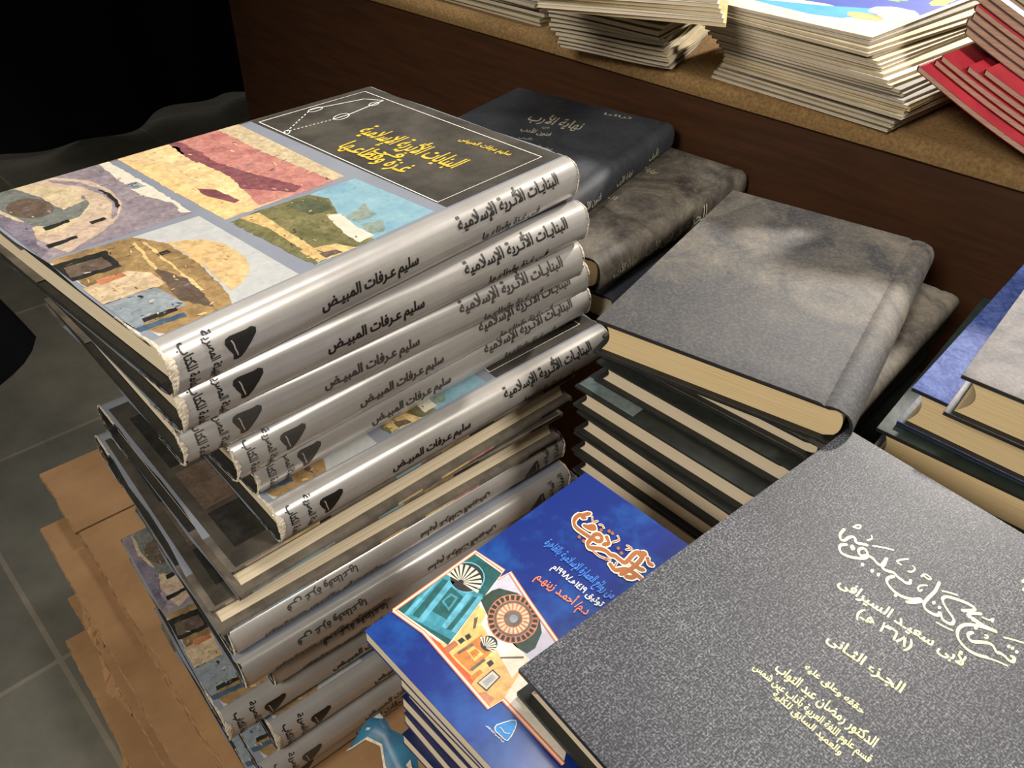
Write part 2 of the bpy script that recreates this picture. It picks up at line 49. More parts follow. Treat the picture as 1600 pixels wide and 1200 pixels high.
BLUE_ART=[('photowhite',1,[(18.4,125.4),(77.8,125.9),(80.3,103.7),(74.2,101.5),(82.0,100.3),(75.6,77.1),(70.1,54.6),(63.4,28.9),(24.8,6.0),(26.4,47.6),(18.4,49.1),(21.8,103.0)]),('tealdark',2,[(20.4,125.2),(76.1,125.6),(78.2,103.2),(26.4,88.9)]),('tealmid',3,[(38.1,129.5),(56.1,124.1),(60.6,99.1),(29.6,90.0),(21.3,118.6)]),('tealdark',4,[(38.8,113.8),(51.2,115.3),(51.9,106.0),(35.8,101.1),(33.5,110.4)]),('tealmid',5,[(41.2,111.6),(48.6,112.3),(49.4,107.2),(40.1,104.3)]),('tealdark',6,[(42.2,110.7),(47.3,110.8),(48.0,108.0),(41.6,106.0)]),('tealpale',5,[(50.1,126.3),(51.5,123.8),(22.2,116.7),(21.3,119.1)]),('tealpale',5,[(53.6,119.7),(54.8,116.4),(25.0,108.0),(23.9,111.1)]),('tealpale',5,[(55.9,106.6),(56.8,103.6),(31.9,96.7),(31.0,99.5)]),('tealpale',5,[(58.7,100.8),(59.3,98.1),(34.0,91.3),(32.9,93.8)]),('tealdark',4,[(51.5,122.8),(52.9,119.3),(25.5,111.6),(24.1,115.5)]),('tealdark',4,[(56.0,102.3),(57.4,99.9),(33.3,94.4),(31.9,96.7)]),('ink',5,[(68.8,108.0),(66.8,106.3),(64.5,105.2),(62.1,104.7),(59.7,104.9),(57.4,105.7),(55.4,107.1),(53.9,108.9),(52.9,111.2),(52.5,113.6),(52.7,116.1),(53.5,118.5),(55.0,120.7),(56.9,122.4),(59.1,123.6),(61.6,124.2),(64.1,124.1),(66.5,123.3),(68.5,121.9),(70.1,119.9),(71.1,117.6),(71.5,115.1),(71.2,112.5),(70.3,110.1)]),('tealpale',4,[(69.3,107.5),(67.2,105.7),(64.7,104.5),(62.1,104.0),(59.5,104.2),(57.0,105.0),(54.9,106.5),(53.3,108.5),(52.2,110.9),(51.8,113.5),(52.0,116.2),(52.9,118.8),(54.5,121.1),(56.5,123.0),(59.0,124.3),(61.6,125.0),(64.3,124.9),(66.9,124.0),(69.1,122.5),(70.8,120.4),(71.9,117.9),(72.3,115.2),(71.9,112.4),(70.9,109.8)]),('paper',7,[(56.8,115.8),(54.5,125.9),(56.6,126.3),(57.1,115.9)]),('paper',7,[(57.4,115.9),(58.1,126.4),(60.2,126.1),(57.7,115.8)]),('paper',7,[(57.8,115.8),(61.6,125.7),(63.6,124.8),(58.1,115.6)]),('paper',7,[(58.3,115.5),(64.7,124.0),(66.3,122.5),(58.5,115.3)]),('paper',7,[(58.6,115.1),(67.2,121.3),(68.2,119.4),(58.8,114.9)]),('paper',7,[(58.8,114.7),(68.7,118.0),(69.1,115.8),(58.9,114.4)]),('paper',7,[(58.9,114.2),(69.1,114.3),(68.8,112.1),(58.9,113.8)]),('paper',7,[(58.8,113.6),(68.4,110.6),(67.5,108.6),(58.7,113.4)]),('paper',7,[(58.6,113.2),(66.7,107.4),(65.3,105.7),(58.4,112.9)]),('paper',7,[(58.2,112.8),(64.2,104.7),(62.3,103.6),(58.0,112.6)]),('paper',7,[(57.8,112.5),(61.0,103.0),(59.0,102.4),(57.5,112.4)]),('lilac',2,[(74.2,101.5),(82.0,100.3),(70.1,54.6),(63.5,31.2),(51.8,44.4),(51.5,55.5),(55.7,95.5)]),('forest',3,[(57.6,98.6),(66.2,98.3),(70.2,96.7),(75.3,87.7),(76.2,78.3),(71.8,66.8),(67.3,61.0),(58.1,56.9),(52.7,57.6),(51.3,64.1),(52.1,85.0)]),('rust',4,[(72.2,68.0),(69.5,65.9),(66.5,64.3),(63.3,63.4),(60.1,63.3),(56.9,63.8),(54.1,64.9),(51.7,66.7),(49.7,69.0),(48.4,71.7),(47.7,74.7),(47.7,77.8),(48.5,81.0),(49.9,84.0),(51.9,86.7),(54.5,89.0),(57.5,90.7),(60.8,91.8),(64.1,92.1),(67.4,91.7),(70.4,90.5),(73.0,88.7),(75.1,86.3),(76.4,83.4),(77.0,80.2),(76.9,76.9),(76.0,73.7),(74.4,70.7)]),('umber',5,[(69.6,70.4),(67.3,68.6),(64.6,67.4),(61.8,66.9),(59.1,67.1),(56.6,68.0),(54.4,69.5),(52.7,71.5),(51.7,74.0),(51.4,76.6),(51.7,79.4),(52.8,82.0),(54.5,84.3),(56.8,86.2),(59.4,87.5),(62.2,88.1),(65.1,88.0),(67.7,87.1),(70.0,85.6),(71.7,83.5),(72.8,80.9),(73.1,78.2),(72.6,75.4),(71.4,72.7)]),('rust',6,[(68.6,71.3),(66.6,69.7),(64.3,68.7),(61.9,68.3),(59.5,68.4),(57.3,69.2),(55.4,70.5),(53.9,72.3),(53.0,74.4),(52.7,76.8),(53.0,79.1),(54.0,81.4),(55.5,83.5),(57.4,85.1),(59.7,86.2),(62.2,86.7),(64.6,86.6),(67.0,85.8),(68.9,84.5),(70.4,82.6),(71.3,80.4),(71.6,78.0),(71.2,75.6),(70.2,73.3)]),('umber',7,[(65.6,74.1),(64.3,73.1),(62.7,72.6),(61.2,72.5),(59.7,72.8),(58.4,73.7),(57.5,74.8),(57.1,76.3),(57.1,77.8),(57.6,79.3),(58.5,80.6),(59.8,81.7),(61.3,82.2),(62.9,82.4),(64.4,82.0),(65.7,81.2),(66.6,80.0),(67.1,78.5),(67.1,76.9),(66.5,75.4)]),('greyblue',8,[(64.0,75.6),(63.0,75.0),(61.9,74.8),(60.9,75.0),(60.2,75.7),(59.8,76.7),(60.0,77.8),(60.6,78.7),(61.5,79.4),(62.6,79.6),(63.6,79.3),(64.4,78.6),(64.7,77.6),(64.6,76.5)]),('ink',8,[(69.5,69.9),(71.3,68.1),(69.7,66.8),(68.2,68.8)]),('ink',8,[(67.2,68.2),(68.5,66.0),(66.6,65.1),(65.7,67.5)]),('ink',8,[(64.7,67.1),(65.3,64.6),(63.4,64.1),(63.1,66.7)]),('ink',8,[(62.0,66.5),(62.0,64.0),(60.1,63.9),(60.4,66.5)]),('ink',8,[(59.4,66.6),(58.8,64.1),(56.9,64.5),(57.9,67.0)]),('ink',8,[(56.9,67.3),(55.7,64.9),(54.0,65.8),(55.6,68.0)]),('ink',8,[(54.7,68.6),(53.0,66.5),(51.6,67.8),(53.6,69.6)]),('ink',8,[(53.0,70.3),(50.8,68.7),(49.8,70.2),(52.2,71.6)]),('ink',8,[(51.7,72.5),(49.3,71.4),(48.7,73.2),(51.2,74.0)]),('ink',8,[(51.1,75.0),(48.5,74.4),(48.3,76.3),(51.0,76.5)]),('ink',8,[(51.0,77.6),(48.4,77.6),(48.7,79.6),(51.3,79.1)]),('ink',8,[(51.6,80.2),(49.1,80.9),(49.9,82.7),(52.3,81.7)]),('ink',8,[(52.8,82.7),(50.6,83.9),(51.8,85.6),(53.8,84.0)]),('ink',8,[(54.6,84.9),(52.8,86.7),(54.3,88.1),(55.8,86.0)]),('ink',8,[(56.8,86.6),(55.5,88.9),(57.3,89.9),(58.3,87.5)]),('ink',8,[(59.3,87.9),(58.6,90.5),(60.7,91.1),(60.9,88.4)]),('ink',8,[(62.0,88.5),(62.0,91.3),(64.1,91.4),(63.7,88.6)]),('ink',8,[(64.8,88.5),(65.5,91.3),(67.4,90.9),(66.4,88.2)]),('ink',8,[(67.4,87.9),(68.7,90.5),(70.5,89.6),(68.8,87.2)]),('ink',8,[(69.7,86.6),(71.6,88.9),(73.0,87.5),(70.8,85.5)]),('ink',8,[(71.5,84.7),(73.9,86.6),(74.9,84.9),(72.4,83.4)]),('ink',8,[(72.8,82.4),(75.5,83.7),(76.0,81.8),(73.3,80.9)]),('ink',8,[(73.4,79.9),(76.3,80.5),(76.3,78.5),(73.5,78.3)]),('ink',8,[(73.4,77.2),(76.2,77.1),(75.8,75.1),(73.0,75.6)]),('ink',8,[(72.7,74.5),(75.3,73.8),(74.4,71.9),(72.0,73.0)]),('ink',8,[(71.4,72.0),(73.6,70.7),(72.3,69.1),(70.3,70.7)]),('pale',8,[(65.6,73.7),(68.1,71.2),(66.6,70.1),(64.8,73.1)]),('pale',8,[(64.2,72.7),(65.6,69.5),(64.0,68.9),(63.2,72.3)]),('pale',8,[(62.5,72.1),(62.8,68.6),(61.1,68.5),(61.5,72.1)]),('pale',8,[(60.8,72.1),(60.0,68.5),(58.4,68.9),(59.8,72.3)]),('pale',8,[(59.2,72.6),(57.4,69.3),(56.0,70.2),(58.4,73.1)]),('pale',8,[(58.0,73.5),(55.2,70.9),(54.2,72.2),(57.4,74.3)]),('pale',8,[(57.1,74.8),(53.7,73.1),(53.2,74.6),(56.7,75.7)]),('pale',8,[(56.6,76.4),(53.0,75.7),(53.0,77.4),(56.6,77.4)]),('pale',8,[(56.8,78.0),(53.2,78.5),(53.7,80.1),(57.1,79.0)]),('pale',8,[(57.4,79.6),(54.2,81.2),(55.2,82.7),(58.0,80.5)]),('pale',8,[(58.5,81.0),(56.0,83.6),(57.4,84.7),(59.3,81.7)]),('pale',8,[(59.9,82.1),(58.4,85.3),(60.1,86.1),(60.9,82.5)]),('pale',8,[(61.6,82.7),(61.2,86.4),(63.0,86.5),(62.6,82.8)]),('pale',8,[(63.3,82.7),(64.2,86.5),(65.8,86.1),(64.3,82.5)]),('pale',8,[(64.9,82.3),(66.9,85.7),(68.3,84.8),(65.7,81.8)]),('pale',8,[(66.2,81.3),(69.1,84.1),(70.2,82.8),(66.8,80.6)]),('pale',8,[(67.1,80.0),(70.7,81.8),(71.2,80.2),(67.4,79.1)]),('pale',8,[(67.5,78.4),(71.4,79.1),(71.3,77.4),(67.5,77.4)]),('pale',8,[(67.4,76.7),(71.1,76.2),(70.5,74.6),(67.1,75.7)]),('pale',8,[(66.7,75.1),(70.0,73.5),(68.9,72.1),(66.1,74.2)]),('orangephoto',2,[(54.6,96.4),(51.2,54.8),(26.4,47.6),(18.9,49.6),(21.8,99.8),(26.9,88.4)]),('photowhite',3,[(54.1,89.7),(51.2,54.8),(37.6,52.9),(44.1,74.0),(47.5,86.6)]),('vermilion',4,[(23.2,99.8),(24.1,92.2),(23.3,77.1),(23.7,64.9),(20.7,64.2),(20.6,81.4)]),('orangedark',4,[(24.5,82.6),(43.1,81.7),(43.8,70.7),(24.5,69.8)]),('orangelight',5,[(31.0,79.6),(35.6,79.3),(36.5,72.5),(30.2,72.3)]),('orangedark',6,[(31.7,77.9),(35.3,77.6),(35.5,74.4),(30.9,74.1)]),('umber',5,[(26.9,82.4),(36.4,81.2),(36.3,79.7),(26.9,80.9)]),('umber',5,[(25.4,70.9),(34.7,70.6),(34.7,69.1),(25.7,69.2)]),('ink',5,[(45.7,72.0),(44.6,71.1),(43.2,70.6),(41.8,70.5),(40.5,70.9),(39.3,71.7),(38.4,72.8),(38.0,74.1),(37.9,75.5),(38.3,76.9),(39.1,78.1),(40.3,79.0),(41.6,79.6),(43.0,79.7),(44.4,79.3),(45.6,78.5),(46.5,77.4),(47.0,76.0),(47.0,74.6),(46.6,73.2)]),('paper',7,[(39.5,75.9),(41.5,81.0),(42.5,80.5),(39.7,75.8)]),('paper',7,[(39.8,75.7),(43.1,80.1),(43.9,79.4),(39.9,75.6)]),('paper',7,[(40.0,75.5),(44.4,78.8),(44.9,77.9),(40.0,75.4)]),('paper',7,[(40.1,75.3),(45.2,77.2),(45.5,76.1),(40.1,75.1)]),('paper',7,[(40.1,75.0),(45.6,75.4),(45.5,74.3),(40.1,74.9)]),('paper',7,[(40.1,74.8),(45.4,73.6),(45.0,72.5),(40.1,74.6)]),('paper',7,[(40.0,74.5),(44.7,71.9),(44.0,71.0),(39.9,74.4)]),('paper',7,[(39.8,74.3),(43.5,70.4),(42.7,69.7),(39.7,74.2)]),('paper',7,[(39.6,74.2),(42.0,69.4),(41.0,69.0),(39.5,74.1)]),('ink',4,[(23.1,63.0),(33.9,63.0),(33.9,57.3),(23.4,56.3)]),('paper',5,[(23.6,62.6),(33.2,62.4),(33.3,57.8),(24.1,57.0)]),('grey',6,[(25.0,61.3),(31.8,61.2),(32.0,58.6),(25.2,58.3)]),('rust',5,[(23.5,89.0),(30.6,88.6),(30.3,85.3),(23.3,85.2)]),('ink',5,[(31.8,87.5),(34.7,87.3),(34.7,84.8),(31.5,84.7)]),('orangedark',5,[(22.6,67.7),(29.2,67.4),(29.2,65.0),(22.4,65.1)]),('ink',5,[(36.2,87.0),(38.9,86.6),(38.4,84.0),(35.4,84.1)]),('ink',5,[(34.0,67.8),(36.9,67.6),(36.6,64.9),(33.5,64.9)]),('umber',5,[(47.2,91.7),(49.2,91.0),(43.5,86.6),(42.2,87.2)]),('umber',5,[(41.5,65.4),(50.4,57.6),(49.6,56.8),(40.9,64.6)]),('rust',5,[(19.2,59.2),(22.7,56.5),(23.6,51.0),(19.5,49.8)]),('logoblue',3,[(13.7,40.0),(15.3,40.4),(18.3,39.1),(22.1,37.3),(23.6,35.8),(22.5,34.3),(20.2,33.0),(16.6,31.7),(13.8,31.4),(13.2,32.8),(13.1,36.3),(12.9,38.5)])]
BLUE_LINES=[('orange',2.2,[(18.4,125.4),(77.8,125.9),(80.3,103.7),(74.2,101.5),(82.0,100.3),(75.6,77.1),(70.1,54.6),(63.4,28.9)]),('orange',2.2,[(24.8,6.0),(26.4,47.6),(18.4,49.1),(21.8,103.0),(18.4,125.4)]),('paper',1.0,[(18.4,125.4),(77.8,125.9),(80.3,103.7),(74.2,101.5),(82.0,100.3),(75.6,77.1),(70.1,54.6),(63.4,28.9)]),('paper',1.0,[(24.8,6.0),(26.4,47.6),(18.4,49.1),(21.8,103.0),(18.4,125.4)]),('white',0.35,[(13.7,40.0),(15.3,40.4),(18.3,39.1),(22.1,37.3),(23.6,35.8),(22.5,34.3),(20.2,33.0),(16.6,31.7),(13.8,31.4),(13.2,32.8),(13.1,36.3),(12.9,38.5),(13.7,40.0)]),('white',0.3,[(15.7,38.5),(15.9,37.5),(15.5,35.3),(16.2,33.8),(17.3,33.2)])]
BLUE_CAL=[[(148.4,99.4),(145.5,100.7),(143.1,100.7),(143.5,98.9)],[(144.0,102.4),(140.7,102.9),(136.6,101.4),(134.1,97.4),(134.2,90.6),(134.9,84.5),(136.3,80.7),(139.7,81.8),(140.0,84.8),(137.7,86.1),(135.1,85.4)],[(139.7,92.9),(142.7,91.3),(141.8,89.3),(139.6,91.1),(139.1,95.0)],[(135.1,85.4),(130.1,84.5),(128.7,81.5),(132.2,77.2),(133.7,73.5),(133.5,70.1),(134.7,67.5),(134.7,64.3),(135.0,60.9),(137.2,60.4),(142.9,61.0),(146.5,60.8)],[(142.0,80.2),(139.5,76.4),(136.4,77.5)],[(147.5,56.8),(143.0,55.6),(136.7,55.2),(131.6,55.8),(127.2,56.8)],[(128.2,65.6),(127.2,60.8),(132.2,57.1),(133.4,51.1),(133.3,47.1)],[(147.0,60.4),(146.1,58.1),(149.0,56.5),(148.5,58.5)],[(128.2,53.8),(129.9,51.3),(132.8,50.6)],[(147.4,53.7),(145.4,51.3),(145.3,48.9)],[(138.1,58.0),(137.9,53.1),(138.9,50.1)]]
BLUE_CAL_THIN=[[(128.2,78.7),(128.0,73.5),(130.5,67.6)],[(147.7,96.6),(144.9,93.3),(147.5,92.1)],[(147.6,76.2),(145.5,73.7),(141.5,75.2)],[(146.1,67.7),(146.1,64.5),(143.2,66.1)],[(146.2,89.3),(147.1,87.9),(146.2,85.9)],[(131.8,63.8),(128.5,62.7)]]
BLUE_DOTS=[[(130.8,90.4),(129.9,90.0),(129.0,90.2),(128.7,91.0),(129.2,91.9),(130.2,92.3),(131.1,92.1),(131.3,91.3)],[(130.4,86.6),(129.4,86.2),(128.6,86.4),(128.3,87.2),(128.8,88.1),(129.8,88.5),(130.6,88.3),(130.9,87.5)],[(144.5,85.1),(143.5,84.7),(142.6,84.9),(142.4,85.7),(142.9,86.6),(143.9,87.0),(144.8,86.8),(145.1,86.0)],[(147.4,81.3),(146.4,80.9),(145.6,81.2),(145.3,81.9),(145.8,82.8),(146.8,83.2),(147.7,83.0),(148.0,82.2)],[(147.6,79.0),(146.6,78.5),(145.7,78.8),(145.5,79.6),(146.0,80.4),(147.0,80.9),(147.9,80.6),(148.1,79.8)],[(141.4,69.3),(140.4,68.9),(139.6,69.1),(139.3,69.9),(139.8,70.7),(140.8,71.1),(141.7,70.9),(141.9,70.1)],[(139.9,65.6),(138.9,65.2),(138.1,65.5),(137.8,66.3),(138.3,67.1),(139.3,67.5),(140.2,67.2),(140.4,66.5)],[(129.8,68.8),(128.8,68.4),(128.0,68.7),(127.8,69.4),(128.2,70.2),(129.2,70.6),(130.0,70.4),(130.3,69.6)]]
BLUE_TEXT=[('من روائع العمارة الإسلامية بالقاهرة',(111.1,101.9),(110.3,49.7),2.2,'lightblue'),('توثيق ١٤١٩هـ/١٩٩٨م',(101.6,86.6),(102.1,50.4),1.2,'white'),('د.م/ أحمـد زينهـم',(89.6,88.0),(92.2,52.4),1.45,'orangetext'),('الهيئة المصرية العامة للكتاب',(11.2,43.6),(11.7,32.1),1.2,'white')]
B1_TEXT=[('نهاية الأرب',(155.7,134.0),(163.7,71.5),2.2,'gold3'),('في',(145.6,108.1),(146.5,100.5),1.0,'gold3'),('فنون الأدب',(122.4,122.9),(127.2,88.7),2.0,'gold3'),('تأليف',(102.5,112.3),(106.5,98.0),1.0,'gold3'),('شهاب الدين',(94.9,92.7),(94.6,67.0),1.2,'gold3'),('تراثنا',(223.8,71.9),(229.9,39.9),0.5,'gold3')]
B2_TEXT=[('نهاية الأرب',(201.9,96.9),(201.0,63.6),1.5,'gold3'),('الجزء',(110.5,78.9),(114.6,57.7),1.1,'gold3')]

# ---------------------------------------------------------------- materials
MATS = {}
def mat(name, col, rough=.6, col2=None, scale=40., bump=0., spec=.5, metal=0., detail=6., stretch=None, lo=.35, hi=.65, coat=0., bscale=None, extra=None):
    if name in MATS: return MATS[name]
    m = bpy.data.materials.new(name); m.use_nodes = True; nt = m.node_tree; b = nt.nodes['Principled BSDF']
    b.inputs['Roughness'].default_value = rough; b.inputs['Metallic'].default_value = metal
    b.inputs['Specular IOR Level'].default_value = spec; b.inputs['Coat Weight'].default_value = coat; b.inputs['Coat Roughness'].default_value = .12
    tc = nt.nodes.new('ShaderNodeTexCoord'); mp = nt.nodes.new('ShaderNodeMapping')
    nt.links.new(tc.outputs['Object'], mp.inputs['Vector'])
    if stretch: mp.inputs['Scale'].default_value = stretch
    b.inputs['Base Color'].default_value = (*col, 1)
    if col2 is not None:
        n = nt.nodes.new('ShaderNodeTexNoise'); n.inputs['Scale'].default_value = scale; n.inputs['Detail'].default_value = detail; n.inputs['Roughness'].default_value = .65
        nt.links.new(mp.outputs[0], n.inputs['Vector'])
        r = nt.nodes.new('ShaderNodeValToRGB'); r.color_ramp.elements[0].color = (*col, 1); r.color_ramp.elements[1].color = (*col2, 1)
        r.color_ramp.elements[0].position = lo; r.color_ramp.elements[1].position = hi
        nt.links.new(n.outputs['Fac'], r.inputs[0]); nt.links.new(r.outputs[0], b.inputs['Base Color'])
    if bump:
        n2 = nt.nodes.new('ShaderNodeTexNoise'); n2.inputs['Scale'].default_value = bscale or scale*2; n2.inputs['Detail'].default_value = 5
        nt.links.new(mp.outputs[0], n2.inputs['Vector'])
        bp = nt.nodes.new('ShaderNodeBump'); bp.inputs['Strength'].default_value = bump; bp.inputs['Distance'].default_value = .002
        nt.links.new(n2.outputs['Fac'], bp.inputs['Height']); nt.links.new(bp.outputs[0], b.inputs['Normal'])
    MATS[name] = m
    return m
def srgb(r, g, b):
    f = lambda c: ((c/255+.055)/1.055)**2.4 if c/255 > .04045 else c/255/12.92
    return (f(r), f(g), f(b))
def shade(c, k): return tuple(min(1, x*k) for x in c)

def dusty(name, base, dust, amount, scale=9., fleck=.0, bump=.25, rough=.72, light_grad=None):
    """leather-cloth with blotches of dust and fine pale flecks"""
    if name in MATS: return MATS[name]
    m = bpy.data.materials.new(name); m.use_nodes = True; nt = m.node_tree; N = nt.nodes; Lk = nt.links; b = N['Principled BSDF']
    b.inputs['Roughness'].default_value = rough; b.inputs['Specular IOR Level'].default_value = .4
    tc = N.new('ShaderNodeTexCoord')
    def noise(sc, det, dist=0., st=None):
        n = N.new('ShaderNodeTexNoise'); n.inputs['Scale'].default_value = sc; n.inputs['Detail'].default_value = det; n.inputs['Distortion'].default_value = dist; n.inputs['Roughness'].default_value = .62
        if st:
            mp = N.new('ShaderNodeMapping'); mp.inputs['Scale'].default_value = st; Lk.new(tc.outputs['Object'], mp.inputs[0]); Lk.new(mp.outputs[0], n.inputs['Vector'])
        else: Lk.new(tc.outputs['Object'], n.inputs['Vector'])
        return n.outputs['Fac']
    def ramp(f, a, c):
        r = N.new('ShaderNodeMapRange'); r.inputs[1].default_value = a; r.inputs[2].default_value = c; Lk.new(f, r.inputs[0]); return r.outputs[0]
    def math_(op, x, y):
        k = N.new('ShaderNodeMath'); k.operation = op
        for i, v in enumerate((x, y)):
            if isinstance(v, float): k.inputs[i].default_value = v
            else: Lk.new(v, k.inputs[i])
        return k.outputs[0]
    big = ramp(noise(scale, 7, 2.2), .36, .66)
    fine = ramp(noise(380, 3), .42, .72)
    fib = ramp(noise(60, 6, 2.5), .45, .7)
    fac = math_('MULTIPLY', math_('ADD', math_('MULTIPLY', big, .75), math_('MULTIPLY', fib, .3)), amount)
    if light_grad:  # dust thins along x; the same mask paints in a light boundary
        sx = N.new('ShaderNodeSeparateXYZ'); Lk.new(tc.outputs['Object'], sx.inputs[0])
        w_ = math_('ADD', sx.outputs[0], math_('MULTIPLY', noise(14, 4, .5), .12)); fac = math_('MULTIPLY', fac, math_('ADD', math_('MULTIPLY', ramp(w_, light_grad[0]+.06, light_grad[1]+.06), .8), .2))
    fac = math_('ADD', fac, math_('MULTIPLY', fine, fleck))
    mx = N.new('ShaderNodeMix'); mx.data_type = 'RGBA'; mx.inputs[6].default_value = (*base, 1); mx.inputs[7].default_value = (*dust, 1)
    mx.clamp_factor = True; Lk.new(fac, mx.inputs[0]); Lk.new(mx.outputs[2], b.inputs['Base Color'])
    bp = N.new('ShaderNodeBump'); bp.inputs['Strength'].default_value = bump; bp.inputs['Distance'].default_value = .001
    Lk.new(noise(420, 4, .5), bp.inputs['Height']); Lk.new(bp.outputs[0], b.inputs['Normal'])
    MATS[name] = m; return m

def weave(name, base, thread):
    """black book cloth with a cross-hatched weave and pale flecks"""
    m = bpy.data.materials.new(name); m.use_nodes = True; nt = m.node_tree; N = nt.nodes; Lk = nt.links; b = N['Principled BSDF']
    b.inputs['Roughness'].default_value = .6; b.inputs['Specular IOR Level'].default_value = .5
    tc = N.new('ShaderNodeTexCoord'); outs = []
    for st in ((170, 2100, 300), (2100, 170, 300), (900, 900, 300), (14, 14, 14)):
        mp = N.new('ShaderNodeMapping'); mp.inputs['Scale'].default_value = st; Lk.new(tc.outputs['Object'], mp.inputs[0])
        n = N.new('ShaderNodeTexNoise'); n.inputs['Scale'].default_value = 1.; n.inputs['Detail'].default_value = 2.5; Lk.new(mp.outputs[0], n.inputs['Vector']); outs.append(n.outputs['Fac'])
    a = N.new('ShaderNodeMath'); a.operation = 'MAXIMUM'; Lk.new(outs[0], a.inputs[0]); Lk.new(outs[1], a.inputs[1])
    c = N.new('ShaderNodeMath'); c.operation = 'MULTIPLY'; Lk.new(a.outputs[0], c.inputs[0]); Lk.new(outs[2], c.inputs[1])
    r = N.new('ShaderNodeMapRange'); r.inputs[1].default_value = .24; r.inputs[2].default_value = .46; Lk.new(c.outputs[0], r.inputs[0])
    d = N.new('ShaderNodeMapRange'); d.inputs[1].default_value = .3; d.inputs[2].default_value = .7; d.inputs[3].default_value = .55; d.inputs[4].default_value = 1.1; Lk.new(outs[3], d.inputs[0])
    e = N.new('ShaderNodeMath'); e.operation = 'MULTIPLY'; Lk.new(r.outputs[0], e.inputs[0]); Lk.new(d.outputs[0], e.inputs[1])
    mx = N.new('ShaderNodeMix'); mx.data_type = 'RGBA'; mx.inputs[6].default_value = (*base, 1); mx.inputs[7].default_value = (*thread, 1); Lk.new(e.outputs[0], mx.inputs[0]); Lk.new(mx.outputs[2], b.inputs['Base Color'])
    bp = N.new('ShaderNodeBump'); bp.inputs['Strength'].default_value = .5; bp.inputs['Distance'].default_value = .0006; Lk.new(c.outputs[0], bp.inputs['Height']); Lk.new(bp.outputs[0], b.inputs['Normal'])
    MATS[name] = m; return m

def pages(name, c1, c2): return mat(name, c1, .8, c2, 1., detail=3., stretch=(8, 8, 1400), lo=.3, hi=.7, spec=.2)
PAGE = pages('page edges', srgb(196, 178, 146), srgb(226, 210, 180))
PAGE_TAN = pages('tanned page edges', srgb(206, 178, 128), srgb(234, 210, 164))
PAGE_GREY = pages('grey page edges', srgb(198, 180, 152), srgb(222, 206, 178))
BLACK = mat('black board cloth', srgb(24, 25, 24), .5, srgb(38, 39, 36), 60., .15)
SILVER = mat('silver laminated jacket', srgb(184, 180, 174), .33, srgb(168, 163, 157), 14., .10, .55, .35, coat=.25, bscale=30.)
BANDGREY = mat('grey laminated jacket', srgb(140, 144, 153), .3, srgb(128, 132, 142), 14., .06, .5, coat=.3, bscale=30.)
FLAP = mat('worn jacket flap', srgb(122, 114, 102), .4, srgb(84, 78, 70), 40., .1)
PANEL = mat('worn black jacket panel', srgb(58, 54, 48), .42, srgb(92, 86, 76), 26., .08, .6, coat=.3, lo=.4, hi=.8)
TORN = mat('torn white paper', srgb(176, 162, 138), .9, srgb(220, 208, 188), 260., .3)
INK = mat('black print', srgb(24, 21, 18), .45)
INKF = mat('rubbed black print', srgb(60, 56, 52), .5)
GOLD = mat('gold print', srgb(226, 196, 74), .45, srgb(206, 172, 60), 200.)
GOLD2 = mat('pale gilt lettering', srgb(232, 228, 176), .42, srgb(214, 206, 140), 400., metal=.15)
GOLD3 = mat('worn gilt lettering', srgb(206, 200, 168), .45, srgb(150, 146, 124), 300., metal=.2)
WHITE = mat('white print', srgb(232, 228, 218), .5)
ORANGETXT = mat('orange print', srgb(238, 120, 78), .45)
LIGHTBLUE = mat('light blue print', srgb(58, 120, 206), .4)
BROWNCAL = mat('brown calligraphy print', srgb(150, 88, 38), .4)
CREAMCAL = mat('cream calligraphy outline', srgb(244, 218, 190), .4)
ART = dict(mauve=((158, 146, 148), (120, 108, 116)), paper=((216, 208, 188), (200, 192, 174)), greyblue=((150, 158, 160), (118, 126, 132)), stone=((206, 184, 158), (176, 152, 134)),
 ink=((30, 30, 28), (52, 50, 46)), pale=((206, 188, 152), (190, 170, 136)), tealgrey=((96, 104, 100), (128, 126, 118)), umber=((84, 70, 58), (116, 98, 84)), mauvedark=((92, 84, 98), (142, 132, 142)),
 sand=((220, 192, 142), (206, 174, 130)), pink=((206, 146, 130), (170, 106, 102)), plum=((110, 66, 72), (146, 90, 92)), cream=((238, 214, 160), (214, 178, 128)), tan=((232, 202, 142), (210, 176, 122)),
 sky=((116, 156, 172), (146, 178, 186)), olive=((84, 84, 52), (136, 128, 88)), tower=((120, 136, 124), (150, 160, 148)), straw=((226, 200, 138), (186, 150, 96)), moss=((100, 104, 76), (70, 78, 58)),
 skywhite=((188, 188, 184), (176, 176, 173)), wall=((178, 146, 98), (112, 90, 62)), dome=((214, 184, 134), (196, 162, 112)), stonepale=((212, 192, 158), (176, 150, 118)), navyart=((50, 72, 96), (84, 104, 122)), rust=((160, 92, 62), (196, 132, 96)),
 photowhite=((232, 222, 204), (214, 200, 178)), tealdark=((18, 72, 72), (34, 96, 94)), tealmid=((40, 120, 138), (70, 150, 164)), tealpale=((110, 180, 200), (70, 146, 170)), lilac=((196, 192, 202), (176, 172, 186)), forest=((34, 52, 42), (48, 68, 54)),
 orangephoto=((234, 190, 120), (220, 164, 92)), vermilion=((226, 92, 40), (206, 74, 34)), orangedark=((206, 136, 62), (182, 108, 48)), orangelight=((238, 196, 112), (226, 170, 84)), grey=((150, 152, 156), (176, 176, 178)), logoblue=((34, 146, 220), (24, 128, 206)))
